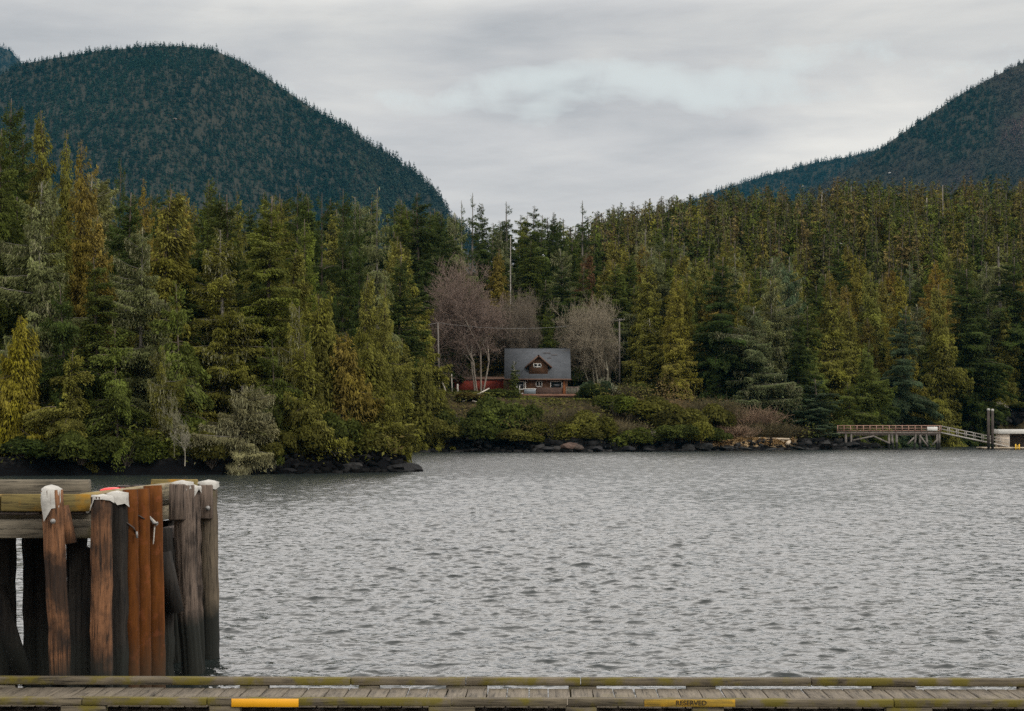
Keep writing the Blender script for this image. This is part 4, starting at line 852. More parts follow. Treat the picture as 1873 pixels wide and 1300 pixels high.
W['yel'] = m_wood('ochre_painted_timber', (.07, .055, .022), (.19, .145, .045), 'X', 1, (.25, .125, .008), .55, 1.8)
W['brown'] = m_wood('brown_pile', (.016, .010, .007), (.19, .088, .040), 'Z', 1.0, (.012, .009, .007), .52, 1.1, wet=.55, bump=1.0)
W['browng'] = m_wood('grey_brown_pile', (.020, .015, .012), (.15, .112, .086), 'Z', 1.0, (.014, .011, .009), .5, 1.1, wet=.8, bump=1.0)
W['pilemoss'] = m_wood('mossy_pile', (.035, .028, .02), (.125, .098, .066), 'Z', 1.0, (.055, .055, .013), .3, .8, wet=.75, bump=.8)
W['dark'] = m_wood('shadowed_pile', (.004, .0035, .003), (.022, .018, .014), 'Z', 1, None, wet=.7, bump=1.0)  # near-black wood: the shadow under the wharf is put into the colour
W['darkX'] = m_wood('tarred_beam', (.025, .02, .018), (.10, .08, .068), 'X', 1)
W['darkY'] = m_wood('tarred_waler', (.035, .026, .022), (.13, .10, .085), 'Y', 1)
m, k = mat('rusty_steel'); co = k.n('ShaderNodeTexCoord').outputs['Object']
n = k.noise(k.mapping(co, (5, 5, .7)), 1.3, 6, .65); n2 = k.noise(co, 7, 5, .6)
c = k.mix(k.ramp(n, [(.3, 0), (.68, 1)]), (.025, .009, .0035), (.125, .042, .008)); c = k.mix(k.math('MULTIPLY', k.ramp(n2, [(.55, 0), (.72, 1)]), .6), c, (.16, .05, .02))
zz = k.n('ShaderNodeSeparateXYZ', {0: k.n('ShaderNodeNewGeometry').outputs['Position']}).outputs[2]
c = k.mix(k.ramp(k.math('ADD', k.math('MULTIPLY', zz, .4), k.math('MULTIPLY', n, .3)), [(.25, 1), (.55, 0)]), c, (.045, .028, .016))
finish(k, c, .85, .1, n2, .25, .01); W['rust'] = m
W['sheet'] = m_plain('white_sheeting', (.33, .32, .29), .7, .3, .2, 5, 0, 1)
W['iron'] = m_plain('old_iron', (.05, .04, .035), .6, .5, .3, 8, .6); W['zinc'] = m_plain('zinc', (.20, .195, .185), .5, .4, .25, 12, .4)
W['paint'] = m_plain('yellow_paint', (.62, .29, .003), .5, .4, .05, 3)
W['oldpaint'] = m_wood('worn_yellow_paint', (.15, .10, .022), (.34, .21, .02), 'X', 1.2, (.48, .25, .005), .45, 2.2)
W['letter'] = m_plain('black_letters', (.03, .022, .012), .7, .2, .2, 20)
W['red'] = m_plain('red_hull', (.62, .035, .03), .35, .5, .1, 2)
W['rope'] = m_plain('grey_rope', (.34, .32, .28), .9, .1, .2, 20)

# --- floating dock in front
yaw = math.radians(-.9)
dock = thing('floating_dock', (0, 27, 0), 'long weathered grey timber float along the bottom edge with bull rails and a yellow patch', 'dock', None, yaw)
rx = Matrix.Rotation(yaw, 4, 'Z')
def dk(mb, name, m_, bevel=0.0, parent=None, label=None):
    me = mb.mesh(name, m_, bevel) if isinstance(mb, MB) else mb
    o = link(name, me, parent or dock)
    if label: o['label'] = label
    return o
def dx_(px, d_=25.9): return (px-CX)/F*d_
rd = random.Random(4)
mb = MB(); x = -9.0                                     # boards across, each with its own gap, skew and height
while x < 9.0:
    w_ = .285+rd.uniform(-.02, .03); mb.box((x+w_/2, .06, .431+rd.uniform(-.004, .004)), (w_-.018, 1.72+rd.uniform(-.03, .02), .032), Matrix.Rotation(rd.gauss(0, .006), 3, 'Z')); x += w_
dk(mb, 'deck', W['deck'], .004)
def rail(y, z0, z1, th, cuts, m_, name='bull_rail'):
    for a, b in zip(cuts[:-1], cuts[1:]):
        mb = MB(); n_ = 14
        zj = [rd.uniform(-.006, .006) for _ in range(n_+1)]
        for i in range(n_): pass
        mb.box(((a+b)/2, y, (z0+z1)/2), (b-a-.012, th, z1-z0), Matrix.Rotation(rd.gauss(0, .0012), 3, 'Y')); o = dk(mb, name, m_, .006)
rail(1.02, .485, .588, .20, [-9.2, dx_(640, 28), dx_(850, 28), dx_(1060, 28), dx_(1480, 28), 9.2], W['moss'])
for pa, pb in ((-40, 24), (436, 489), (654, 692), (814, 889), (1038, 1089), (1253, 1306), (1592, 1670), (1856, 1930)):
    mb = MB(); mb.box((dx_((pa+pb)/2, 28), 1.02, .36), (dx_(pb, 28)-dx_(pa, 28), .17, .246)); dk(mb, 'rail_block', W['grey'], .012)
yf = -1.26
rail(yf, .518, .612, .17, [-9.2, dx_(157), dx_(385), dx_(830), dx_(1040), dx_(1630), 9.2], W['moss'])
for pa, pb in ((-60, -10), (118, 200), (389, 445), (788, 872), (1037, 1093), (1266, 1323), (1616, 1699)):
    mb = MB(); mb.box((dx_((pa+pb)/2), yf, .42), (dx_(pb)-dx_(pa), .15, .194)); dk(mb, 'rail_block', W['moss'], .012)
mb = MB(); mb.box((0, 1.02, .05), (18.4, .26, .37)); mb.box((0, 0.1, .1), (18.4, 1.2, .5)); mb.box((0, yf, .04), (18.4, .2, .36)); dk(mb, 'float_beam', W['darkX'], .02)
mb = MB(); mb.box((dx_(491), yf-.089, .556), (dx_(552)-dx_(430), .014, .108)); dk(mb, 'yellow_patch', W['paint'], .003, label='bright yellow painted rectangle on the front rail')
mb = MB(); mb.box((dx_(1261), yf-.091, .566), (dx_(1343)-dx_(1179), .018, .094)); board = dk(mb, 'name_board', W['oldpaint'], .003, label='worn yellow board lettered RESERVED on the front rail')
cu = bpy.data.curves.new('lettering', 'FONT'); cu.body = 'RESERVED'; cu.size = .094; cu.extrude = .002; cu.align_x = 'CENTER'; cu.align_y = 'CENTER'; cu.offset = .0012
tmp = bpy.data.objects.new('lettering', cu); COL.objects.link(tmp); bpy.context.view_layer.update()
me = bpy.data.meshes.new_from_object(tmp.evaluated_get(bpy.context.evaluated_depsgraph_get())); bpy.data.objects.remove(tmp)
me.materials.clear(); me.materials.append(W['letter'])
wd_ = max(v.co.x for v in me.vertices)-min(v.co.x for v in me.vertices); sx = (dx_(1291)-dx_(1236))/wd_
me.transform(Matrix.Translation((dx_(1263.5), yf-.103, .567)) @ Matrix.Rotation(math.pi/2, 4, 'X') @ Matrix.Diagonal((sx, .94, 1, 1)))
dk(me, 'lettering', None, parent=board)

# --- the timber wharf on the left
wharf = thing('timber_wharf', (-8, 30, 0), 'corner of an old timber wharf on tall brown and rusty piles at the lower left', 'wharf')
def wp(px, py, d_): return at(px, py, d_)
def beam(name, a, b, z0, z1, th, m_, bevel=.015):
    a, b = Vector(a), Vector(b); dv = b-a; an = math.atan2(dv.y, dv.x); mb = MB()
    mb.box(((a.x+b.x)/2, (a.y+b.y)/2, (z0+z1)/2), (dv.length, th, z1-z0), Matrix.Rotation(an, 3, 'Z'), .006, rd); return kid(mb, name, m_, wharf, bevel)
mb = MB(); y = 29.0
while y < 36.0: mb.box((-11.6+(.02*(y-29)), y+.14, 2.835), (10.95, .27, .07), None, .004, rd); y += .285
kid(mb, 'deck', W['grey'], wharf, .005)
xs_ = lambda d_: -6.16+(d_-28.7)*.060                  # right-hand edge of the wharf
beam('bull_rail', (-7.455, 28.83, 0), (-6.16, 28.83, 0), 2.918, 3.172, .26, W['yel']); beam('bull_rail', (-12, 28.83, 0), (-7.48, 28.83, 0), 2.918, 3.172, .26, W['yel'])
beam('bull_rail', (xs_(29.0)-.12, 29.0, 0), (xs_(35.6)-.12, 35.6, 0), 2.918, 3.172, .24, W['greyY'])
beam('bull_rail', (-14, 35.9, 0), (-7.70, 35.9, 0), 2.905, 3.18, .26, W['grey']); beam('bull_rail', (-6.57, 35.9, 0), (xs_(36)-.02, 35.9, 0), 2.94, 3.19, .26, W['yel'])
for px in (8, 33, 60, 140): 
    p = wp(px, 0, 28.8); beam('rail_block', (p.x-.11, 28.86, 0), (p.x+.11, 28.86, 0), 2.872, 2.917, .2, W['darkX'])
for d_ in (29.6, 31.4, 33.2, 35): beam('rail_block', (xs_(d_)-.13, d_-.15, 0), (xs_(d_)-.13, d_+.15, 0), 2.872, 2.917, .2, W['darkY'])
beam('cap_beam', (-12, 28.92, 0), (-6.16, 28.92, 0), 2.53, 2.795, .30, W['grey']); beam('cap_beam', (-12, 32.4, 0), (-6.0, 32.4, 0), 2.50, 2.795, .30, W['darkX']); beam('cap_beam', (-12, 35.7, 0), (-5.75, 35.7, 0), 2.50, 2.795, .30, W['darkX'])
beam('stringer', (xs_(29.1)-.14, 29.1, 0), (xs_(35.5)-.14, 35.5, 0), 2.56, 2.79, .18, W['greyY'])
beam('waler', (xs_(29.2)+.06, 29.2, 0), (xs_(36)+.10, 35.9, 0), 2.27, 2.46, .17, W['darkY'])
for x0 in (-7.6, -9.2, -10.8): beam('joist', (x0, 29.1, 0), (x0+.3, 35.5, 0), 2.56, 2.79, .2, W['darkY'])
def pile(name, pxt, yt, d_, pxb, dia, m_, seed, kink=0.0, taper=1.0, rough=.15, sides=18, db=0.0):
    a = at(pxt, yt, d_); zb = -2.0; b = at(pxb, 0, d_+db); pts, rad = [], []; rg = random.Random(seed)
    for i in range(25):
        q = i/24; z_ = a.z+(zb-a.z)*q; qq = (a.z-z_)/a.z
        pts.append((a.x+(b.x-a.x)*qq+kink*math.sin(qq*math.pi)+rg.gauss(0, .004 if rough < .03 else .006), d_+db*qq, z_)); rad.append(dia/2*(1+(taper-1)*qq)*(1+rg.uniform(-rough, rough)*.25))
    mb = MB(); mb.tube(pts, rad, sides if rough < .03 else 40, True, rough*.8, seed); return kid(mb, name, m_, wharf, 0, True), a
def cap(parent, c, r, seed, drop, lean=(0, 0), dome=.05, spread=1.0):
    """a crumpled white sheet folded over a pile top, its corners hanging in points"""
    rg = random.Random(seed); n_ = 9; V = [(c.x+lean[0], c.y+lean[1], c.z+dome+.02)]; fs = []
    ring = [(.62, dome*.8), (1.06, .015)]
    for rr, dz_ in ring: V += [(c.x+math.cos(6.283*k_/n_)*r*rr*(1+rg.uniform(-.05, .05))+lean[0]*.5, c.y+math.sin(6.283*k_/n_)*r*rr*(1+rg.uniform(-.05, .05)), c.z+dz_+rg.uniform(-.012, .012)) for k_ in range(n_)]
    for lev in (.45, 1.0):
        for k_ in range(n_):
            an = 6.283*k_/n_; d_ = 0
            for (a_, l_, w_) in drop: 
                dd = (an-a_+math.pi) % (2*math.pi)-math.pi; d_ = max(d_, l_*max(0, 1-abs(dd)/w_))
            d_ = max(d_, .02+rg.uniform(0, .02)); rr = r*(1.08+.05*rg.uniform(-1, 1)+(spread-1)*lev)
            V.append((c.x+math.cos(an)*rr+lean[0]*.4, c.y+math.sin(an)*rr, c.z-d_*lev))
    for k_ in range(n_): fs.append((0, 1+k_, 1+(k_+1) % n_))
    for l in range(3):
        for k_ in range(n_): fs.append((1+l*n_+k_, 1+(l+1)*n_+k_, 1+(l+1)*n_+(k_+1) % n_, 1+l*n_+(k_+1) % n_))
    mb = MB(); mb.add(V, fs); return kid(mb, 'sheet_cap', W['sheet'], wharf, parent=parent)
def bolt(parent, c, r=.05):
    mb = MB(); mb.tube([c, Vector(c)+Vector((.01, -.05, 0))], [r, r*.9], 10); mb.tube([Vector(c)+Vector((.01, -.05, 0)), Vector(c)+Vector((.01, -.09, 0))], [r*.5, r*.45], 6)
    return kid(mb, 'bolt', W['zinc'], wharf, .004, parent=parent)
FR = -math.pi/2; RT = 0.0
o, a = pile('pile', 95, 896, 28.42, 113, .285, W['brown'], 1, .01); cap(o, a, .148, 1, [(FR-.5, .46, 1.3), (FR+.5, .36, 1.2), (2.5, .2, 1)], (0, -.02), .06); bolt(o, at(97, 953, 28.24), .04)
mb = MB(); mb.tube([at(113, 925, 28.62), at(124, 994, 28.62)], [.10, .13], 7, True, .15, 5); kid(mb, 'broken_brace', W['brown'], wharf)
pile('pile', 146, 1000, 29.8, 145, .31, W['dark'], 2, 0, 1, .25)
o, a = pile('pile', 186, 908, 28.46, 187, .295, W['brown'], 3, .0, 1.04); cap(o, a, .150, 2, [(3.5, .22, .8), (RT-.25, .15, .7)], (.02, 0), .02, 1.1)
o, a = pile('pile', 216, 910, 29.3, 218, .25, W['dark'], 4); cap(o, at(215, 903, 29.25), .15, 7, [(FR+.5, .30, .7), (RT, .2, .6)], (.0, 0), .03, 1.05)
for pxt, yt, d_, pxb, dia, sd_ in ((239, 895, 29.45, 242, .225, 11), (260, 894, 30.0, 263, .225, 12), (279, 888, 30.7, 287, .285, 13)):
    pile('steel_pile', pxt, yt, d_, pxb, dia, W['rust'], sd_, 0, 1, .004, 28)
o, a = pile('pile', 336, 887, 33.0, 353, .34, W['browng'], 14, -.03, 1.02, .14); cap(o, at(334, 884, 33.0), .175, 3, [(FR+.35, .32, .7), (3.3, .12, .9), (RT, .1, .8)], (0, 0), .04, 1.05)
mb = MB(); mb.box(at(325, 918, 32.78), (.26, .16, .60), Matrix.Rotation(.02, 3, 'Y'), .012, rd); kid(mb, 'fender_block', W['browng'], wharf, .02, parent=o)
o, a = pile('pile', 354, 893, 33.7, 365, .19, W['browng'], 15, -.01); cap(o, at(355, 891, 33.65), .12, 4, [(FR+.2, .17, .8), (RT, .1, .8)], (0, 0), .03)
o, a = pile('pile', 381, 884, 35.4, 385, .33, W['pilemoss'], 16, 0, 1, .06); cap(o, at(381, 882, 35.4), .18, 5, [(FR+.55, .30, .55), (FR-.8, .10, .5), (RT+.2, .12, .5)], (0, 0), .03)
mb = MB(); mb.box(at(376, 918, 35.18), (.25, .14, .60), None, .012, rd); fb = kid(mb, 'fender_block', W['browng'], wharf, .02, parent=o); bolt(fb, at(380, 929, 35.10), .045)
for pxt, d_, pxb, dia, sd_ in ((3, 30.6, 4, .40, 21), (64, 31.8, 68, .36, 22), (205, 33.0, 207, .36, 25), (297, 32.2, 300, .30, 26), (312, 34.6, 322, .34, 27), (140, 35.3, 142, .34, 28), (232, 31.2, 232, .34, 29)):
    pile('pile', pxt, HY+(H-2.5)*F/d_, d_, pxb, dia, W['dark'], sd_, 0, 1, .2)
for a_, b_ in (((-8, 1070, 30.2), (42, 1235, 30.2)), ((85, 1150, 32.5), (52, 1230, 32.5)), ((300, 1010, 32.0), (322, 1120, 32.0))):
    mb = MB(); mb.tube([at(*a_), at(*b_)], [.13, .14], 8, True, .1, 3); kid(mb, 'cross_brace', W['dark'], wharf)
def cable(name, pts, r, m_): mb = MB(); mb.tube(pts, [r]*len(pts), 6); return kid(mb, name, m_, wharf, smooth=True)
cable('cable', [at(223, 951, 29.33), at(232, 956, 29.31), at(244, 965, 29.32), at(249, 974, 29.36)], .012, W['iron']); cable('cable', [at(246, 940, 29.9), at(256, 944, 29.86), at(264, 949, 29.9)], .012, W['iron'])
cable('rope', [at(263, 938, 30.5), at(270, 943, 30.5), at(277, 950, 30.5), at(288, 960, 30.5)], .025, W['rope']); cable('rope', [at(274, 946, 30.48), at(281, 957, 30.46), at(289, 956, 30.46)], .02, W['zinc'])
cable('rope', [at(283, 962, 30.5), at(279, 1010, 30.6), at(274, 1060, 30.6), at(270, 1120, 30.7)], .010, W['rope']); cable('shackle', [at(250, 972, 29.3), at(250.5, 984, 29.3)], .018, W['zinc'])
# red kayak lying on the wharf deck
V, fs, n_ = [], [], 14; a, b = at(181, 0, 34.3), at(300, 0, 34.9); zk = 2.871
for i in range(n_+1):
    q = i/n_; wv = .22*math.sin(math.pi*min(max(q, .03), .97))**.7; sh = .07*(2*abs(q-.5))**2.5
    for an in range(10):
        t_ = 6.283*an/10; V.append((a.x+(b.x-a.x)*q, 34.4+.5*q+math.cos(t_)*wv, zk+.012+sh*1.6+.100*(1-(2*abs(q-.5))**4*.7)*(1+math.sin(t_)*.95)))
for i in range(n_):
    for an in range(10): fs.append((i*10+an, i*10+(an+1) % 10, (i+1)*10+(an+1) % 10, (i+1)*10+an))
fs += [tuple(range(10)), tuple(n_*10+q for q in range(10))]
ky = thing('kayak', ((a.x+b.x)/2, 34.6, zk), 'red kayak lying on the wharf behind the side rail', 'kayak'); mb = MB(); mb.add(V, fs); kid(mb, 'hull', W['red'], ky, smooth=True)
mb = MB(); mb.tube([((a.x+b.x)/2+.25*math.cos(t_), 34.65+.2*math.sin(t_), 3.10) for t_ in np.linspace(0, 6.283, 17)], [.02]*17, 6); kid(mb, 'cockpit_rim', W['iron'], ky)

# --- the cabin
W['roof'] = None
m, k = mat('slate_grey_shingles'); co = k.n('ShaderNodeTexCoord').outputs['Object']
br = k.n('ShaderNodeTexBrick', {'Vector': k.mapping(co, (1, 1, 1), (0, 0, 0), (0, 0, 0)), 'Color1': (.064, .069, .075, 1), 'Color2': (.080, .085, .092, 1), 'Mortar': (.045, .049, .054, 1), 'Scale': 1.0, 'Mortar Size': .02, 'Brick Width': .5, 'Row Height': .24})
n = k.noise(co, .6, 5, .6); n2 = k.noise(k.mapping(co, (.5, 1.2, 1.2)), 1.4, 3)
c = k.mix(1.0, br.outputs[0], k.ramp(n, [(.3, .88), (.7, 1.1)]), 'MULTIPLY'); finish(k, c, .85, .15, n, .2, .02); W['roof'] = m
def m_shingle(name, c1, c2, mo):
    m, k = mat(name); co = k.n('ShaderNodeTexCoord').outputs['Object']
    b_ = k.n('ShaderNodeTexBrick', {'Vector': k.mapping(co, (1, 1, 1), (0, 0, 0), (math.pi/2, 0, 0)), 'Color1': c1+(1,), 'Color2': c2+(1,), 'Mortar': mo+(1,), 'Scale': 1.0, 'Mortar Size': .025, 'Brick Width': .30, 'Row Height': .24, 'Bias': -.1})
    n = k.noise(co, 1.1, 4); finish(k, k.mix(1.0, b_.outputs[0], k.ramp(n, [(.3, .7), (.7, 1.25)]), 'MULTIPLY'), .85, .2); return m
W['shake'] = m_shingle('cedar_shingles', (.092, .048, .025), (.128, .068, .038), (.042, .021, .012)); W['shake2'] = m_shingle('greyed_shingles', (.085, .054, .042), (.105, .066, .05), (.04, .026, .02))
W['white'] = m_plain('white_paint', (.50, .49, .45), .5, .4, .06); W['post'] = m_wood('orange_post', (.15, .05, .016), (.22, .085, .03), 'Z', 1); W['trim'] = m_plain('brown_trim', (.10, .055, .035), .7, .3, .2)
W['glass'] = m_plain('window_glass', (.012, .016, .018), .05, .6, .1); W['haze_glass'] = m_plain('grey_railing_glass', (.13, .155, .17), .15, .5, .1)
W['redwall'] = m_plain('red_painted_boards', (.20, .034, .020), .8, .2, .25, 1.5); W['plankX'] = m_wood('cedar_deck', (.12, .06, .04), (.24, .13, .085), 'X', .6)
cab = thing('cabin', (4.33, 339, 8.6), 'brown shingled cabin with a grey gable roof and dormer on the wooded bank', 'house')
hx = lambda px, y_: (px-CX)/F*y_
def hb(name, px0, px1, py0, py1, yf_, depth, m_, parent=None, bev=.01, label=None):
    a, b = at(px0, py1, yf_), at(px1, py0, yf_); mb = MB(); mb.box(((a.x+b.x)/2, yf_+depth/2, (a.z+b.z)/2), (b.x-a.x, depth, b.z-a.z)); return kid(mb, name, m_, cab, bev, parent=parent, label=label)
YF = 334.5; L_, R_ = hx(928, YF), hx(1038, YF); E_, RG = 11.85, 17.25; yr = 339.0
mb = MB(); zt = lambda y_: E_+(RG-E_)*(1-abs(y_-yr)/5.4)-.12
V = []
for x in (L_, R_): V += [(x, YF, 8.4), (x, YF, zt(YF)), (x, yr, zt(yr)), (x, 343.5, zt(343.5)), (x, 343.5, 8.4)]
mb.add(V, [(0, 1, 2, 3, 4), (9, 8, 7, 6, 5), (0, 5, 6, 1), (4, 3, 8, 9)]); wall = kid(mb, 'wall', W['shake'], cab)
def slab(mb, pts, th):
    pts = [Vector(p) for p in pts]; n_ = (pts[1]-pts[0]).cross(pts[2]-pts[0]).normalized(); n_ = n_ if n_.z > 0 else -n_
    k_ = len(pts); mb.add([tuple(p) for p in pts]+[tuple(p-n_*th) for p in pts], [tuple(range(k_)), tuple(range(2*k_-1, k_-1, -1))]+[(i, (i+1) % k_, (i+1) % k_+k_, i+k_) for i in range(k_)])
xa, xb = hx(922.5, 333.6), hx(1044.5, 333.6); mb = MB()
slab(mb, [(xa, yr-5.4, E_), (xb, yr-5.4, E_), (xb, yr, RG), (xa, yr, RG)], .18); slab(mb, [(xa, yr+5.4, E_), (xb, yr+5.4, E_), (xb, yr, RG), (xa, yr, RG)], .18); roof = kid(mb, 'roof', W['roof'], cab)
mb = MB(); mb.box(((xa+xb)/2, yr-5.43, E_-.12), (xb-xa+.1, .06, .24)); kid(mb, 'fascia', W['trim'], cab, parent=roof)
m1_ = MB()
for q, (px_, z_) in enumerate(((1000, 16.35), (1014, 16.0), (1005, 15.45))): 
    y_ = yr-5.4+(z_-E_)/(RG-E_)*5.4; m1_.box((hx(px_, y_), y_-.03, z_+.03), (1.3-.3*q, .08, .06))
kid(m1_, 'lifted_shingle', W['trim'], cab, parent=roof)
dxc, yd = hx(985, 334.4), 334.44; hw_ = 1.60; ze, za_ = 14.5, 15.95
mb = MB(); V = [(dxc-hw_, yd, 12.45), (dxc+hw_, yd, 12.45), (dxc+hw_, yd, ze), (dxc, yd, za_-.12), (dxc-hw_, yd, ze)]; V += [(x, 337.3, z_) for x, _, z_ in V]
mb.add(V, [(0, 1, 2, 3, 4), (9, 8, 7, 6, 5), (1, 6, 7, 2), (0, 4, 9, 5), (0, 5, 6, 1), (4, 3, 8, 9), (3, 2, 7, 8)]); dorm = kid(mb, 'dormer', W['shake'], cab)
ex_ = 2.35; ze2 = za_-(za_-ze)/hw_*ex_; mb = MB()
for sg in (-1, 1): slab(mb, [(dxc+sg*ex_, yd-.55, ze2), (dxc, yd-.55, za_), (dxc, 338.2, za_), (dxc+sg*ex_, 336.3, ze2)], .12)
kid(mb, 'dormer_roof', W['roof'], cab, parent=dorm); mb = MB()
for sg in (-1, 1): slab(mb, [(dxc+sg*ex_, yd-.60, ze2+.02), (dxc, yd-.60, za_+.02), (dxc, yd-.555, za_+.02), (dxc+sg*ex_, yd-.555, ze2+.02)], .24)
kid(mb, 'barge_board', W['trim'], cab, parent=dorm)
def window(px0, px1, py0, py1, y_, bars, fw=.11, parent=None):
    a, b = at(px0, py1, y_), at(px1, py0, y_); mb = MB(); w_, h_ = b.x-a.x, b.z-a.z; c_ = ((a.x+b.x)/2, (a.z+b.z)/2)
    for sg in (-1, 1): mb.box((c_[0]+sg*(w_/2-fw/2), y_-.04, c_[1]), (fw, .10, h_)); mb.box((c_[0], y_-.042, c_[1]+sg*(h_/2-fw/2)), (w_-2*fw, .10, fw))
    for i in range(bars): mb.box((a.x+w_*(i+1)/(bars+1), y_-.041, c_[1]), (fw, .09, h_-2*fw))
    wn = kid(mb, 'window_frame', W['white'], cab, parent=parent); mb = MB(); mb.box((c_[0], y_-.012, c_[1]), (w_-2*fw, .02, h_-2*fw)); kid(mb, 'window_pane', W['glass'], cab, parent=parent or wn)
window(975.5, 990.5, 664.5, 671.5, yd, 1, .13, dorm); window(980, 992, 696.5, 707.5, YF, 1, .13); window(1006.5, 1028.5, 696.5, 714, YF, 0, .14); window(944, 959, 697, 712.5, YF, 0, .12)
hb('shingle_panel', 981, 1029, 708.5, 721, 334.36, .06, W['shake2'])
for q in ((1029.5, 1034), (960.5, 962)): hb('post', q[0], q[1], 696, 721, 334.2 if q[0] > 1000 else 334.3, .3 if q[0] > 1000 else .1, W['post'] if q[0] > 1000 else W['white'])
hb('railing_panel', 958.5, 980, 711.5, 720, 331.7, .05, W['haze_glass']); hb('handrail', 957, 981, 710.3, 711.4, 331.66, .14, W['white'])
hb('deck', 941, 1078, 720.5, 724.5, 331.5, 3.0, W['plankX']); mb = MB()
for px in (946, 975, 1005, 1035, 1062): p = at(px, 722, 331.8); mb.box((p.x, 331.8, 8.2), (.2, .2, 1.3))
kid(mb, 'deck_support', W['darkX'], cab)
for px in (945.5, 950.5): hb('railing_post', px-.6, px+.6, 705, 720, 331.7, .1, W['white'])
hb('bottom_rail', 944, 957, 718.6, 719.8, 331.68, .1, W['white'])
W['oldrail'] = m_wood('weathered_railing', (.14, .11, .085), (.24, .19, .15), 'X', 1); hb('handrail', 1034.5, 1078, 707.3, 708.8, 331.66, .12, W['oldrail']); hb('railing_panel', 1035, 1078, 709.2, 719.8, 331.75, .03, m_plain('wire_railing', (.10, .095, .07), .8, .2, .3))
for px in (1036, 1046, 1056, 1066, 1077): hb('railing_post', px-.5, px+.5, 707.4, 720, 331.58, .1, W['oldrail'])
# long red shed left of the cabin, poles and wires
a, b = at(814, 716, 344), at(921, 693, 344); sh_ = thing('red_shed', ((a.x+b.x)/2, 345.5, a.z-.5), 'long low red board shed behind the big leafless alder', 'shed')
mb = MB(); mb.box(((a.x+b.x)/2, 345.5, (a.z+b.z)/2-.5), (b.x-a.x, 3, b.z-a.z+1)); kid(mb, 'wall', W['redwall'], sh_); mb = MB(); slab(mb, [(a.x-.2, 343.8, b.z+.02), (b.x+.2, 343.8, b.z+.02), (b.x+.2, 347.3, b.z+.5), (a.x-.2, 347.3, b.z+.5)], .12); kid(mb, 'roof', W['trim'], sh_)
W['pole'] = m_wood('grey_pole', (.08, .07, .06), (.19, .17, .145), 'Z', 1)
p = at(801, 590, 321); g_ = gz(p.x, 321); pl = thing('power_pole', (p.x, 321, g_-.4), 'plain thin grey power pole at the left of the leafless alder', 'pole'); mb = MB(); mb.tube([(p.x+.25, 321, g_-.4), p], [.16, .11], 8); kid(mb, 'shaft', W['pole'], pl)
p2 = at(1133, 583, 347); g_ = gz(p2.x, 347); pl = thing('power_pole', (p2.x, 347, g_-.4), 'grey power pole with a cross-arm right of the cabin', 'pole'); mb = MB(); mb.tube([(p2.x, 347, g_-.4), p2], [.17, .12], 8); kid(mb, 'shaft', W['pole'], pl)
mb = MB(); mb.box(p2+Vector((0, -.12, -.25)), (1.9, .1, .14), Matrix.Rotation(-.12, 3, 'Y')); kid(mb, 'cross_arm', W['pole'], pl); mb = MB()
for q in (-.8, -.3, .3, .8): mb.tube([p2+Vector((q, -.12, -.12-q*-.12)), p2+Vector((q, -.12, .1-q*-.12))], [.05, .04], 6)
kid(mb, 'insulator', W['zinc'], pl)
def wire(name, a, b, sag, label, r=.022):
    a, b = Vector(a), Vector(b); t_ = thing(name, a, label, 'wire'); pts = [a.lerp(b, i/16)-Vector((0, 0, sag*4*(i/16)*(1-i/16))) for i in range(17)]; mb = MB(); mb.tube(pts, [r]*17, 5); kid(mb, 'cable', W['zinc'], t_); return t_, pts
t_, pts = wire('power_line', p, at(560, 626, 290), .35, 'thin pale wire with small white markers running left from the plain pole', .03); mb = MB()
for q in (2, 4): mb.tube([pts[q]+Vector((-.16, 0, -.15)), pts[q]+Vector((.16, 0, -.15))], [.16, .16], 8)
kid(mb, 'marker', W['white'], t_)
wire('power_line', p, p2+Vector((-.8, 0, 0)), 1.3, 'faint wire sagging between the two poles behind the cabin', .018)
plant_px('fir', 941, 660, 330.5, 13, 'MG', 'slim young green tree in front of the left half of the cabin', bark=PALE, var=1)
W['drift'] = m_wood('driftwood', (.26, .21, .15), (.50, .42, .31), 'X', .5); W['driftY'] = m_wood('bleached_log', (.30, .27, .22), (.5, .46, .4), 'X', .4)
def log(name, a, b, r, label, cat='log', m_=None, mid=None):
    a, b = Vector(a), Vector(b); t_ = thing(name, (a+b)/2, label, cat); mb = MB(); pts = [a, (a+b)/2+(mid or Vector((0, 0, .03))), b]; mb.tube(pts, [r, r*.92, r*.7], 9, True, .08, 2); kid(mb, 'trunk', m_ or W['drift'], t_); return t_
log('fallen_branch', at(846, 734, 316), at(895, 710, 318), .13, 'pale fallen branch lying on the bank below the red shed', 'branch', W['driftY'], Vector((-.3, 0, -.25)))
log('fallen_branch', at(864, 733, 315), at(878, 737, 314.6), .10, 'short pale stick under the fallen branch', 'branch', W['driftY'])
log('leaning_trunk', at(803, 682, 333), at(815, 715, 331), .15, 'pale dead trunk leaning at the foot of the plain power pole', 'trunk', W['driftY']); log('fence_post', at(827, 716, 331), at(826, 684, 331), .10, 'thin pale upright pole in front of the red shed', 'post', W['driftY']); log('fence_post', at(837, 717, 331), at(837, 702, 331), .16, 'stubby pale post in front of the red shed', 'post', W['driftY'])
BL = [((1343, 806.5), (1392, 807.5), .20, 'bleached beach log with its left end on the dark rocks'), ((1395, 804), (1444, 802.8), .17, 'straight thin bleached log highest on the beach'), ((1388, 810), (1436, 808), .22, 'thick straw-coloured log in the middle of the beach pile'), ((1352, 809.5), (1384, 811), .14, 'short log at the foot of the left beach log'), ((1440, 811.5), (1445, 807), .30, 'fat log lying end-on at the right end of the beach'), ((1398, 812.5), (1430, 813), .12, 'thin log nearest the water on the beach')]
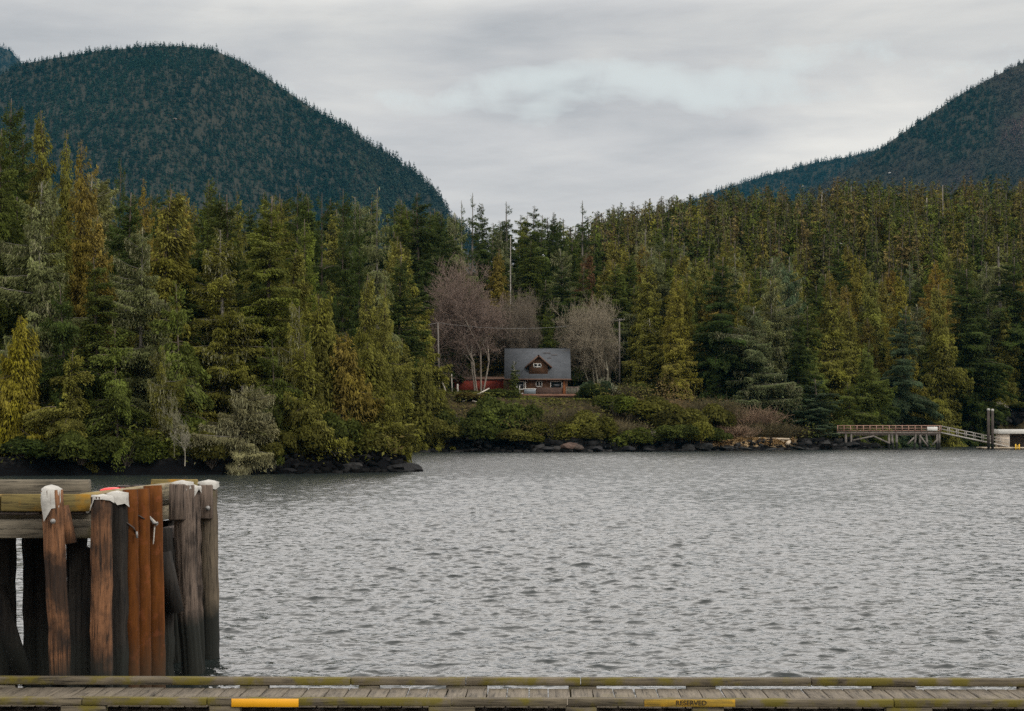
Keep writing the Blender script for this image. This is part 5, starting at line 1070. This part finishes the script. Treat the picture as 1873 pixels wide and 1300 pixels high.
for (a, b, r, lb) in BL:
    pa = at(a[0], a[1], 314.5); pb = at(b[0], b[1], 316); pa.z = max(pa.z, gz(pa.x, pa.y)+r*.7); pb.z = max(pb.z, gz(pb.x, pb.y)+r*.7); log('beach_log', pa, pb, r, lb)
# boulders along the dark shore
m, k = mat('shore_rock'); co = k.n('ShaderNodeTexCoord').outputs['Object']; n = k.noise(co, 1.6, 6, .65); oc = k.n('ShaderNodeObjectInfo').outputs['Color']
finish(k, k.mix(1.0, oc, k.ramp(n, [(.32, .3), (.68, 1.5)]), 'MULTIPLY'), .9, .2, n, .8, .15); W['rock'] = m
def rock(x, y, z, sx_, sy_, sz_, col, label, seed):
    bm = bmesh.new(); bmesh.ops.create_icosphere(bm, subdivisions=3, radius=1); rg = np.random.default_rng(seed); ax = norm(rg.normal(0, 1, (11, 3))); off = .45+.42*rg.random(11)
    for v in bm.verts:
        c_ = np.array(v.co); s_ = 1.0
        for a_, o_ in zip(ax, off):
            dd = c_ @ a_
            if dd*s_ > o_: s_ = o_/dd
        v.co = Vector(c_*s_*(1+rg.normal(0, .025))*[sx_, sy_, sz_])
    me = bpy.data.meshes.new('boulder'); bm.to_mesh(me); bm.free(); me.materials.append(W['rock']); o = link('boulder', me, None, (x, y, z)); o.color = tuple(col)+(1,); o.rotation_euler = (0, 0, rg.random()*6)
    tag(o, label, 'rock', 'boulders along the shore')
RK = [(757, 860, 173.9, .9, .35, (.010, .010, .010), 'small flat black rock at the very tip of the headland'), (1043, 815, 291.5, 1.5, 1.1, (.13, .085, .065), 'brown boulder at the waterline below the right end of the cabin deck'), (1060, 818, 291, .9, .7, (.10, .075, .06), 'smaller brown boulder right beside the brown one'), (1002, 820, 291.3, 1.2, .7, (.03, .03, .03), 'dark rock left of the brown boulder'), (1020, 819, 291.2, .9, .8, (.06, .055, .05), 'grey rock touching the left side of the brown boulder'),
 (1090, 819, 292.5, 1.5, .7, (.025, .025, .026), 'low black rock right of the two brown boulders'), (1150, 820, 295.5, 1.6, .7, (.02, .02, .022), 'black rock under the low yellowish bush'), (1185, 821, 298, 1.2, .6, (.03, .03, .03), 'small black rock below the twin pale trunks'), (1258, 818, 302, 1.4, .9, (.045, .045, .042), 'grey rock at the left end of the beach'), (1285, 815, 304, 1.6, 1.0, (.035, .036, .034), 'bigger grey rock at the left end of the beach'), (1325, 819, 307, 1.7, .55, (.03, .032, .03), 'dark rock below the left beach log'),
 (1365, 820, 309.5, 1.6, .45, (.028, .03, .028), 'weedy rock in front of the beach logs'), (1410, 821, 312, 1.7, .4, (.028, .03, .028), 'low weedy rock in front of the thick straw-coloured log'), (1465, 819, 316, 1.9, .55, (.03, .03, .028), 'dark rock right of the beach'), (1510, 812, 319, 1.9, 1.1, (.035, .034, .03), 'dark rock at the shore end of the pier'), (1560, 813, 323, 1.6, .8, (.03, .03, .028), 'dark rock under the shore end of the pier'), (1600, 814, 325, 1.4, .7, (.035, .035, .03), 'rock under the pier between the slanting planks'),
 (738, 855, 173.2, 2.3, .95, (.010, .010, .010), 'black rock near the point of the headland'), (722, 855, 172, 1.2, .8, (.010, .010, .010), 'black jagged rock just left of the headland point'), (640, 853, 170, 1.2, .8, (.03, .029, .027), 'dark rock with pale patches under the bushes of the headland'), (585, 858, 168.5, 1.1, .5, (.010, .010, .011), 'low black rock in the middle of the headland shore'), (530, 861, 166.5, 1.0, .5, (.012, .012, .013), 'grey-black rock below the pale drooping spruce')]
for i, (px, py, d_, r, h_, col, lb) in enumerate(RK):
    p_ = at(px, py, d_); col = tuple(q*.55 for q in col); rock(p_.x, d_, max(p_.z-.1, .1), r*1.1, r*.8, h_*.72, col, lb, 30+i)
# broken rock all along the tide line: nobody could count it
rg = np.random.default_rng(8); Pp = []
for i in range(5, 30):
    if i in (9, 10, 11, 12): continue
    a, b = SHORE[i], SHORE[(i+1) % len(SHORE)]; ln_ = float(np.hypot(*(b-a)))
    if i < len(SHORE)-6: n_ = int(min(ln_, 60)*17); q = rg.random((n_, 1)); nrm_ = np.array([-(b-a)[1], (b-a)[0]])/ln_; Pp.append(a+(b-a)*q+nrm_*(rg.random((n_, 1))*3.4-.9))
Pp = np.concatenate(Pp); g_ = ground(Pp[:, 0], Pp[:, 1]); n = len(Pp); uu_ = CX+F*Pp[:, 0]/Pp[:, 1]; sz = (.12+.5*rg.random(n)**2.2)*np.where(Pp[:, 1] < 220, .62, 1)*np.where((uu_ > 1262) & (uu_ < 1452), .6, 1)
cb = np.array([(a, b, c) for a in (-1, 1) for b in (-1, 1) for c in (-1, 1)], float); V = cb[None]*(.55+.6*rg.random((n, 8, 1)))+rg.normal(0, .18, (n, 8, 3)); an = rg.random(n)*6.283
V = V*sz[:, None, None]*np.stack([.8+.9*rg.random(n), .7+.6*rg.random(n), .5+.5*rg.random(n)], 1)[:, None, :]; ca, sa = np.cos(an)[:, None], np.sin(an)[:, None]
V = np.stack([V[:, :, 0]*ca-V[:, :, 1]*sa, V[:, :, 0]*sa+V[:, :, 1]*ca, V[:, :, 2]], 2)+np.stack([Pp[:, 0], Pp[:, 1], np.maximum(g_, -.1)+sz*.12], 1)[:, None, :]
fq = np.array([(0, 1, 3, 2), (4, 6, 7, 5), (0, 4, 5, 1), (2, 3, 7, 6), (0, 2, 6, 4), (1, 5, 7, 3)]); fq = (np.arange(n)[:, None, None]*8+fq[None]).reshape(-1, 4)
cc = np.array([.018, .0175, .017])*(.3+1.6*rg.random((n, 1))**2)*np.where(Pp[:, 1] < 220, .35, 1)[:, None]
tag(link('shore_rubble', mesh_np('shore_rubble', V.reshape(-1, 3), [fq], M['far'], cols={'col': np.repeat(np.concatenate([cc, np.ones((n, 1))], 1), 8, axis=0)})), 'dark broken rock along the tide line', 'rocks', kind='stuff')
# dry straw on the beach
rg = np.random.default_rng(3); n = 24000; u = 1262+190*rg.random(n); d_ = 303+(u-1262)*.062+5.5*rg.random(n); x = (u-CX)/F*d_; g_ = ground(x, d_); ok = (g_ > .7) & ((u > 1375) | (rg.random(n) < .5)) & (fbm(x*.5, d_*.5, 61)+.16 > rg.random(n)*.3); x, d_, g_ = x[ok], d_[ok], g_[ok]; n = len(x)
dv = rg.normal(0, 1, (n, 3)); dv[:, 2] *= .3; nr = rg.normal(0, .3, (n, 3)); nr[:, 2] += 1; cc = np.array([.34, .23, .11])*(.5+.7*rg.random((n, 1)))
tag(link('dry_grass', mesh_np('dry_grass', kites(np.stack([x, d_, g_+.08+.25*rg.random(n)], 1), dv, nr, .3+.5*rg.random(n), .06+.08*rg.random(n)), [quads(n)], M['far'], cols={'col': np.repeat(np.concatenate([cc, np.ones((n, 1))], 1), 4, axis=0)})), 'straw-coloured dry grass among the beach logs', 'grass', kind='stuff')

# --- the wooden pier, gangway and float on the right
PD = 323.0; pier = thing('wooden_pier', at(1628, 800, PD), 'wooden pier with a red-brown railing standing on piles at the right shore', 'pier')
W['rail2'] = m_wood('red_brown_railing', (.20, .11, .08), (.34, .21, .16), 'X', .8); W['pierdeck'] = m_wood('pier_beam', (.07, .058, .048), (.17, .14, .12), 'X', .6); W['oldpile'] = m_wood('old_grey_pile', (.04, .035, .03), (.17, .15, .13), 'Z', .7, wet=1.0)
def pb(name, root, px0, px1, py0, py1, d_, depth, m_, parent=None):
    a, b = at(px0, py1, d_), at(px1, py0, d_); mb = MB(); mb.box(((a.x+b.x)/2, d_+depth/2, (a.z+b.z)/2), (b.x-a.x, depth, b.z-a.z)); return kid(mb, name, m_, root, .01, parent=parent)
pb('deck', pier, 1531, 1720, 789.5, 793, PD, 2.4, W['pierdeck']); pb('side_beam', pier, 1560, 1720, 793.3, 796, PD+.2, .25, W['pierdeck'])
for back in (0, 2.3):
    dd = PD+back; rr = [pb('railing', pier, 1532, 1721, 777.6, 779, dd, .12, W['rail2'])]
    mb = MB(); a, b = at(1532, 0, dd), at(1721, 0, dd)
    for zc in (783, 787): p_ = at(1626, zc, dd); mb.box(((a.x+b.x)/2, dd+.05, p_.z), (b.x-a.x, .06, .10))
    for i in range(17): x = a.x+(b.x-a.x)*i/16; z0, z1 = at(0, 790, dd).z, at(0, 778, dd).z; mb.box((x, dd+.0, (z0+z1)/2), (.11, .11, z1-z0))
    kid(mb, 'railing_frame', W['rail2'], pier, parent=rr[0])
pb('white_board', pier, 1696, 1715, 780.5, 787.5, PD-.08, .06, W['white'])
for px, lean in ((1547, 0), (1557, 0), (1626, 0), (1631, 1), (1640, 0), (1675, -1), (1683, 0), (1694, 1), (1714, 0), (1718, 0)):
    for bk in (.25, 2.1):
        a, b = at(px, 793.5, PD+bk), at(px+lean*4, 835, PD+bk); mb = MB(); mb.tube([a, b], [.19, .21], 9, True, .08, px); kid(mb, 'pile', W['oldpile'], pier)
for a, b in (((1561, 805), (1599, 797)), ((1599, 798), (1628, 811)), ((1682, 796), (1697, 816)), ((1705, 814), (1716, 802)), ((1660, 812), (1672, 800))):
    mb = MB(); a, b = at(*a, PD-.05), at(*b, PD-.05); an = math.atan2(b.z-a.z, b.x-a.x); mb.box((a+b)/2, ((b-a).length, .12, .26), Matrix.Rotation(-an, 3, 'Y')); kid(mb, 'cross_brace', W['pole'], pier)
gang = thing('gangway', at(1722, 790, PD), 'pale sloping gangway leading down from the pier to the float', 'gangway'); a, b = at(1721, 791, PD+.6), at(1846, 817, PD+.6)
an = math.atan2(b.z-a.z, b.x-a.x); R3 = Matrix.Rotation(-an, 3, 'Y'); ln = (b-a).length; W['gang'] = m_plain('galvanised_gangway', (.30, .28, .25), .6, .4, .2, 2)
mb = MB(); mb.box((a+b)/2+Vector((0, .6, 0)), (ln, 1.3, .22), R3); kid(mb, 'walkway', W['gang'], gang)
for bk in (0, 1.2):
    up = Vector((0, bk, 0)); mb = MB()
    for dz_ in (.62, 1.12): mb.box((a+b)/2+up+Vector((0, 0, dz_)), (ln, .06, .09), R3)
    for i in range(9): q = a.lerp(b, i/8)+up; mb.box(q+Vector((0, 0, .56)), (.08, .06, 1.12))
    kid(mb, 'handrail', W['gang'], gang)
W['dark2'] = m_wood('dark_mooring_timber', (.02, .016, .014), (.085, .07, .058), 'Z', .7, wet=.8)
for px, yt, lb in ((1808, 748, 'left of the two tall dark mooring piles beside the gangway'), (1815.3, 749, 'right of the two tall dark mooring piles beside the gangway')):
    a = at(px, yt, PD-.5); t_ = thing('mooring_pile', (a.x, a.y, 0), lb, 'pile'); mb = MB(); mb.tube([a, (a.x, a.y, a.z/2), (a.x, a.y, -1.5)], [.22, .24, .26], 12, True, .05, int(px)); kid(mb, 'shaft', W['dark2'], t_); mb = MB(); mb.tube([a-Vector((0, 0, .28)), a+Vector((0, 0, .03)), a+Vector((0, 0, .12))], [.25, .25, .10], 12); kid(mb, 'cap', W['sheet'], t_)
fl = thing('float', at(1850, 819.5, PD), 'low white-edged float at the foot of the gangway', 'float'); pb('deck', fl, 1799, 1960, 817.8, 820.0, PD-.6, 5, W['drift']); pb('float_block', fl, 1802, 1960, 820.2, 823.5, PD-.5, 4.8, W['darkX'])
shd = thing('float_shed', at(1870, 805, PD+1), 'small beige shed with a thick flat white roof on the float', 'shed'); W['beige'] = m_plain('beige_boards', (.42, .36, .29), .7, .3, .15)
pb('wall', shd, 1829, 1847, 793.4, 817.6, PD+.9, 3, W['beige']); pb('back_wall', shd, 1847.2, 1950, 793.4, 817.6, PD+3.5, .3, W['darkX']); pb('roof', shd, 1826.5, 1955, 785, 793.2, PD+.5, 4, W['white'])
yl = thing('boarding_ladder', at(1861, 818, PD-.8), 'bright yellow ladder frame on the edge of the float', 'ladder'); W['yellow'] = m_plain('yellow_enamel', (.75, .45, .03), .5, .4, .1)
for px in (1858, 1864.5): pb('upright', yl, px-.9, px+.9, 812, 821.5, PD-.9, .12, W['yellow'])
pb('rung', yl, 1859.2, 1863.3, 815.2, 816.2, PD-.88, .08, W['yellow']); pb('rung', yl, 1859.2, 1863.3, 818.5, 819.5, PD-.88, .08, W['yellow'])

# --- birds in flight
W['gull'] = m_plain('white_plumage', (.78, .78, .76), .8, .2, .05); W['eagle'] = m_plain('brown_plumage', (.035, .026, .02), .8, .2, .3, 9)
def bird(px, py, d_, span, bank, body_m, wing_m, label, heading=0.0, kindname='gull', head_m=None):
    c_ = at(px, py, d_); t_ = thing(kindname, c_, label, 'bird'); R3 = Matrix.Rotation(bank, 3, 'Y') @ Matrix.Rotation(heading, 3, 'Z'); s = span/2
    mb = MB(); prof = [(-.42, .02), (-.30, .06), (-.1, .105), (.1, .10), (.24, .065), (.33, .055), (.40, .035), (.46, .008)]
    mb.tube([c_+R3 @ Vector((0, y_*s*.9, 0)) for y_, _ in prof], [r_*s*1.1 for _, r_ in prof], 8); body = kid(mb, 'body', body_m, t_, smooth=True)
    for sg in (-1, 1):
        mb = MB(); st = [(0.05, -.16, .16, .02), (.35, -.13, .19, .10), (.7, -.16, .12, .10), (.92, -.14, .02, .05), (1.0, -.10, -.07, .03)]; V = []
        for x_, y0, y1, z_ in st: V += [c_+R3 @ Vector((sg*x_*s, y0*s, z_*s+.02*s)), c_+R3 @ Vector((sg*x_*s, y1*s, z_*s+.02*s)), c_+R3 @ Vector((sg*x_*s, (y0+y1)/2*s, z_*s+.05*s)), c_+R3 @ Vector((sg*x_*s, (y0+y1)/2*s, z_*s-.005*s))]
        fs = []
        for i in range(4):
            o4 = i*4
            for q, w_ in ((0, 2), (2, 1), (1, 3), (3, 0)): fs.append((o4+q, o4+w_, o4+4+w_, o4+4+q))
        fs += [(0, 2, 1, 3), (16, 18, 17, 19)]; mb.add([tuple(v) for v in V], fs); kid(mb, 'wing', wing_m, t_)
    mb = MB(); V = [c_+R3 @ Vector(q)*s for q in ((-.04, -.34, 0), (.04, -.34, 0), (.12, -.52, .0), (-.12, -.52, .0), (0, -.36, .03), (0, -.5, .02))]; mb.add([tuple(v) for v in V], [(0, 1, 2, 3), (0, 4, 1), (1, 4, 5, 2), (2, 5, 3), (3, 5, 4, 0)]); kid(mb, 'tail', head_m or body_m, t_)
    if head_m: mb = MB(); mb.tube([c_+R3 @ Vector((0, y_*s, .01*s)) for y_ in (.30, .36, .42, .47)], [.05*s, .06*s, .045*s, .008*s], 8); kid(mb, 'head', head_m, t_, smooth=True)
bird(320, 217, 190, 1.75, .42, W['eagle'], W['eagle'], 'dark broad-winged bird gliding before the round mountain', .5, 'eagle', W['gull'])
bird(1627, 316, 330, 1.0, -.2, W['gull'], W['gull'], 'white gull flying just above the trees of the right-hand ridge', .9); bird(1468, 340, 350, .7, .1, W['gull'], W['gull'], 'white gull flying low over the ridge, left of the other gull above the trees', 1.3); bird(1538, 445, 330, .7, .3, W['gull'], W['gull'], 'white gull in front of the dark forest, lowest of the three gulls', .3)
# ------------------------------------------------------------------ the air
me = MB(); me.box((0, 3400, 697), (7600, 7400, 1406))
hz = me.build('haze', None); m, k = mat('haze_air')
vol = k.n('ShaderNodeVolumePrincipled', {'Color': (.030, .19, .31, 1), 'Density': 3.3e-5, 'Anisotropy': 0.0})
k.n('ShaderNodeOutputMaterial', {'Volume': vol.outputs[0]}); hz.data.materials.append(m)
tag(hz, 'thin blue haze in the air over the inlet', 'haze', kind='stuff')
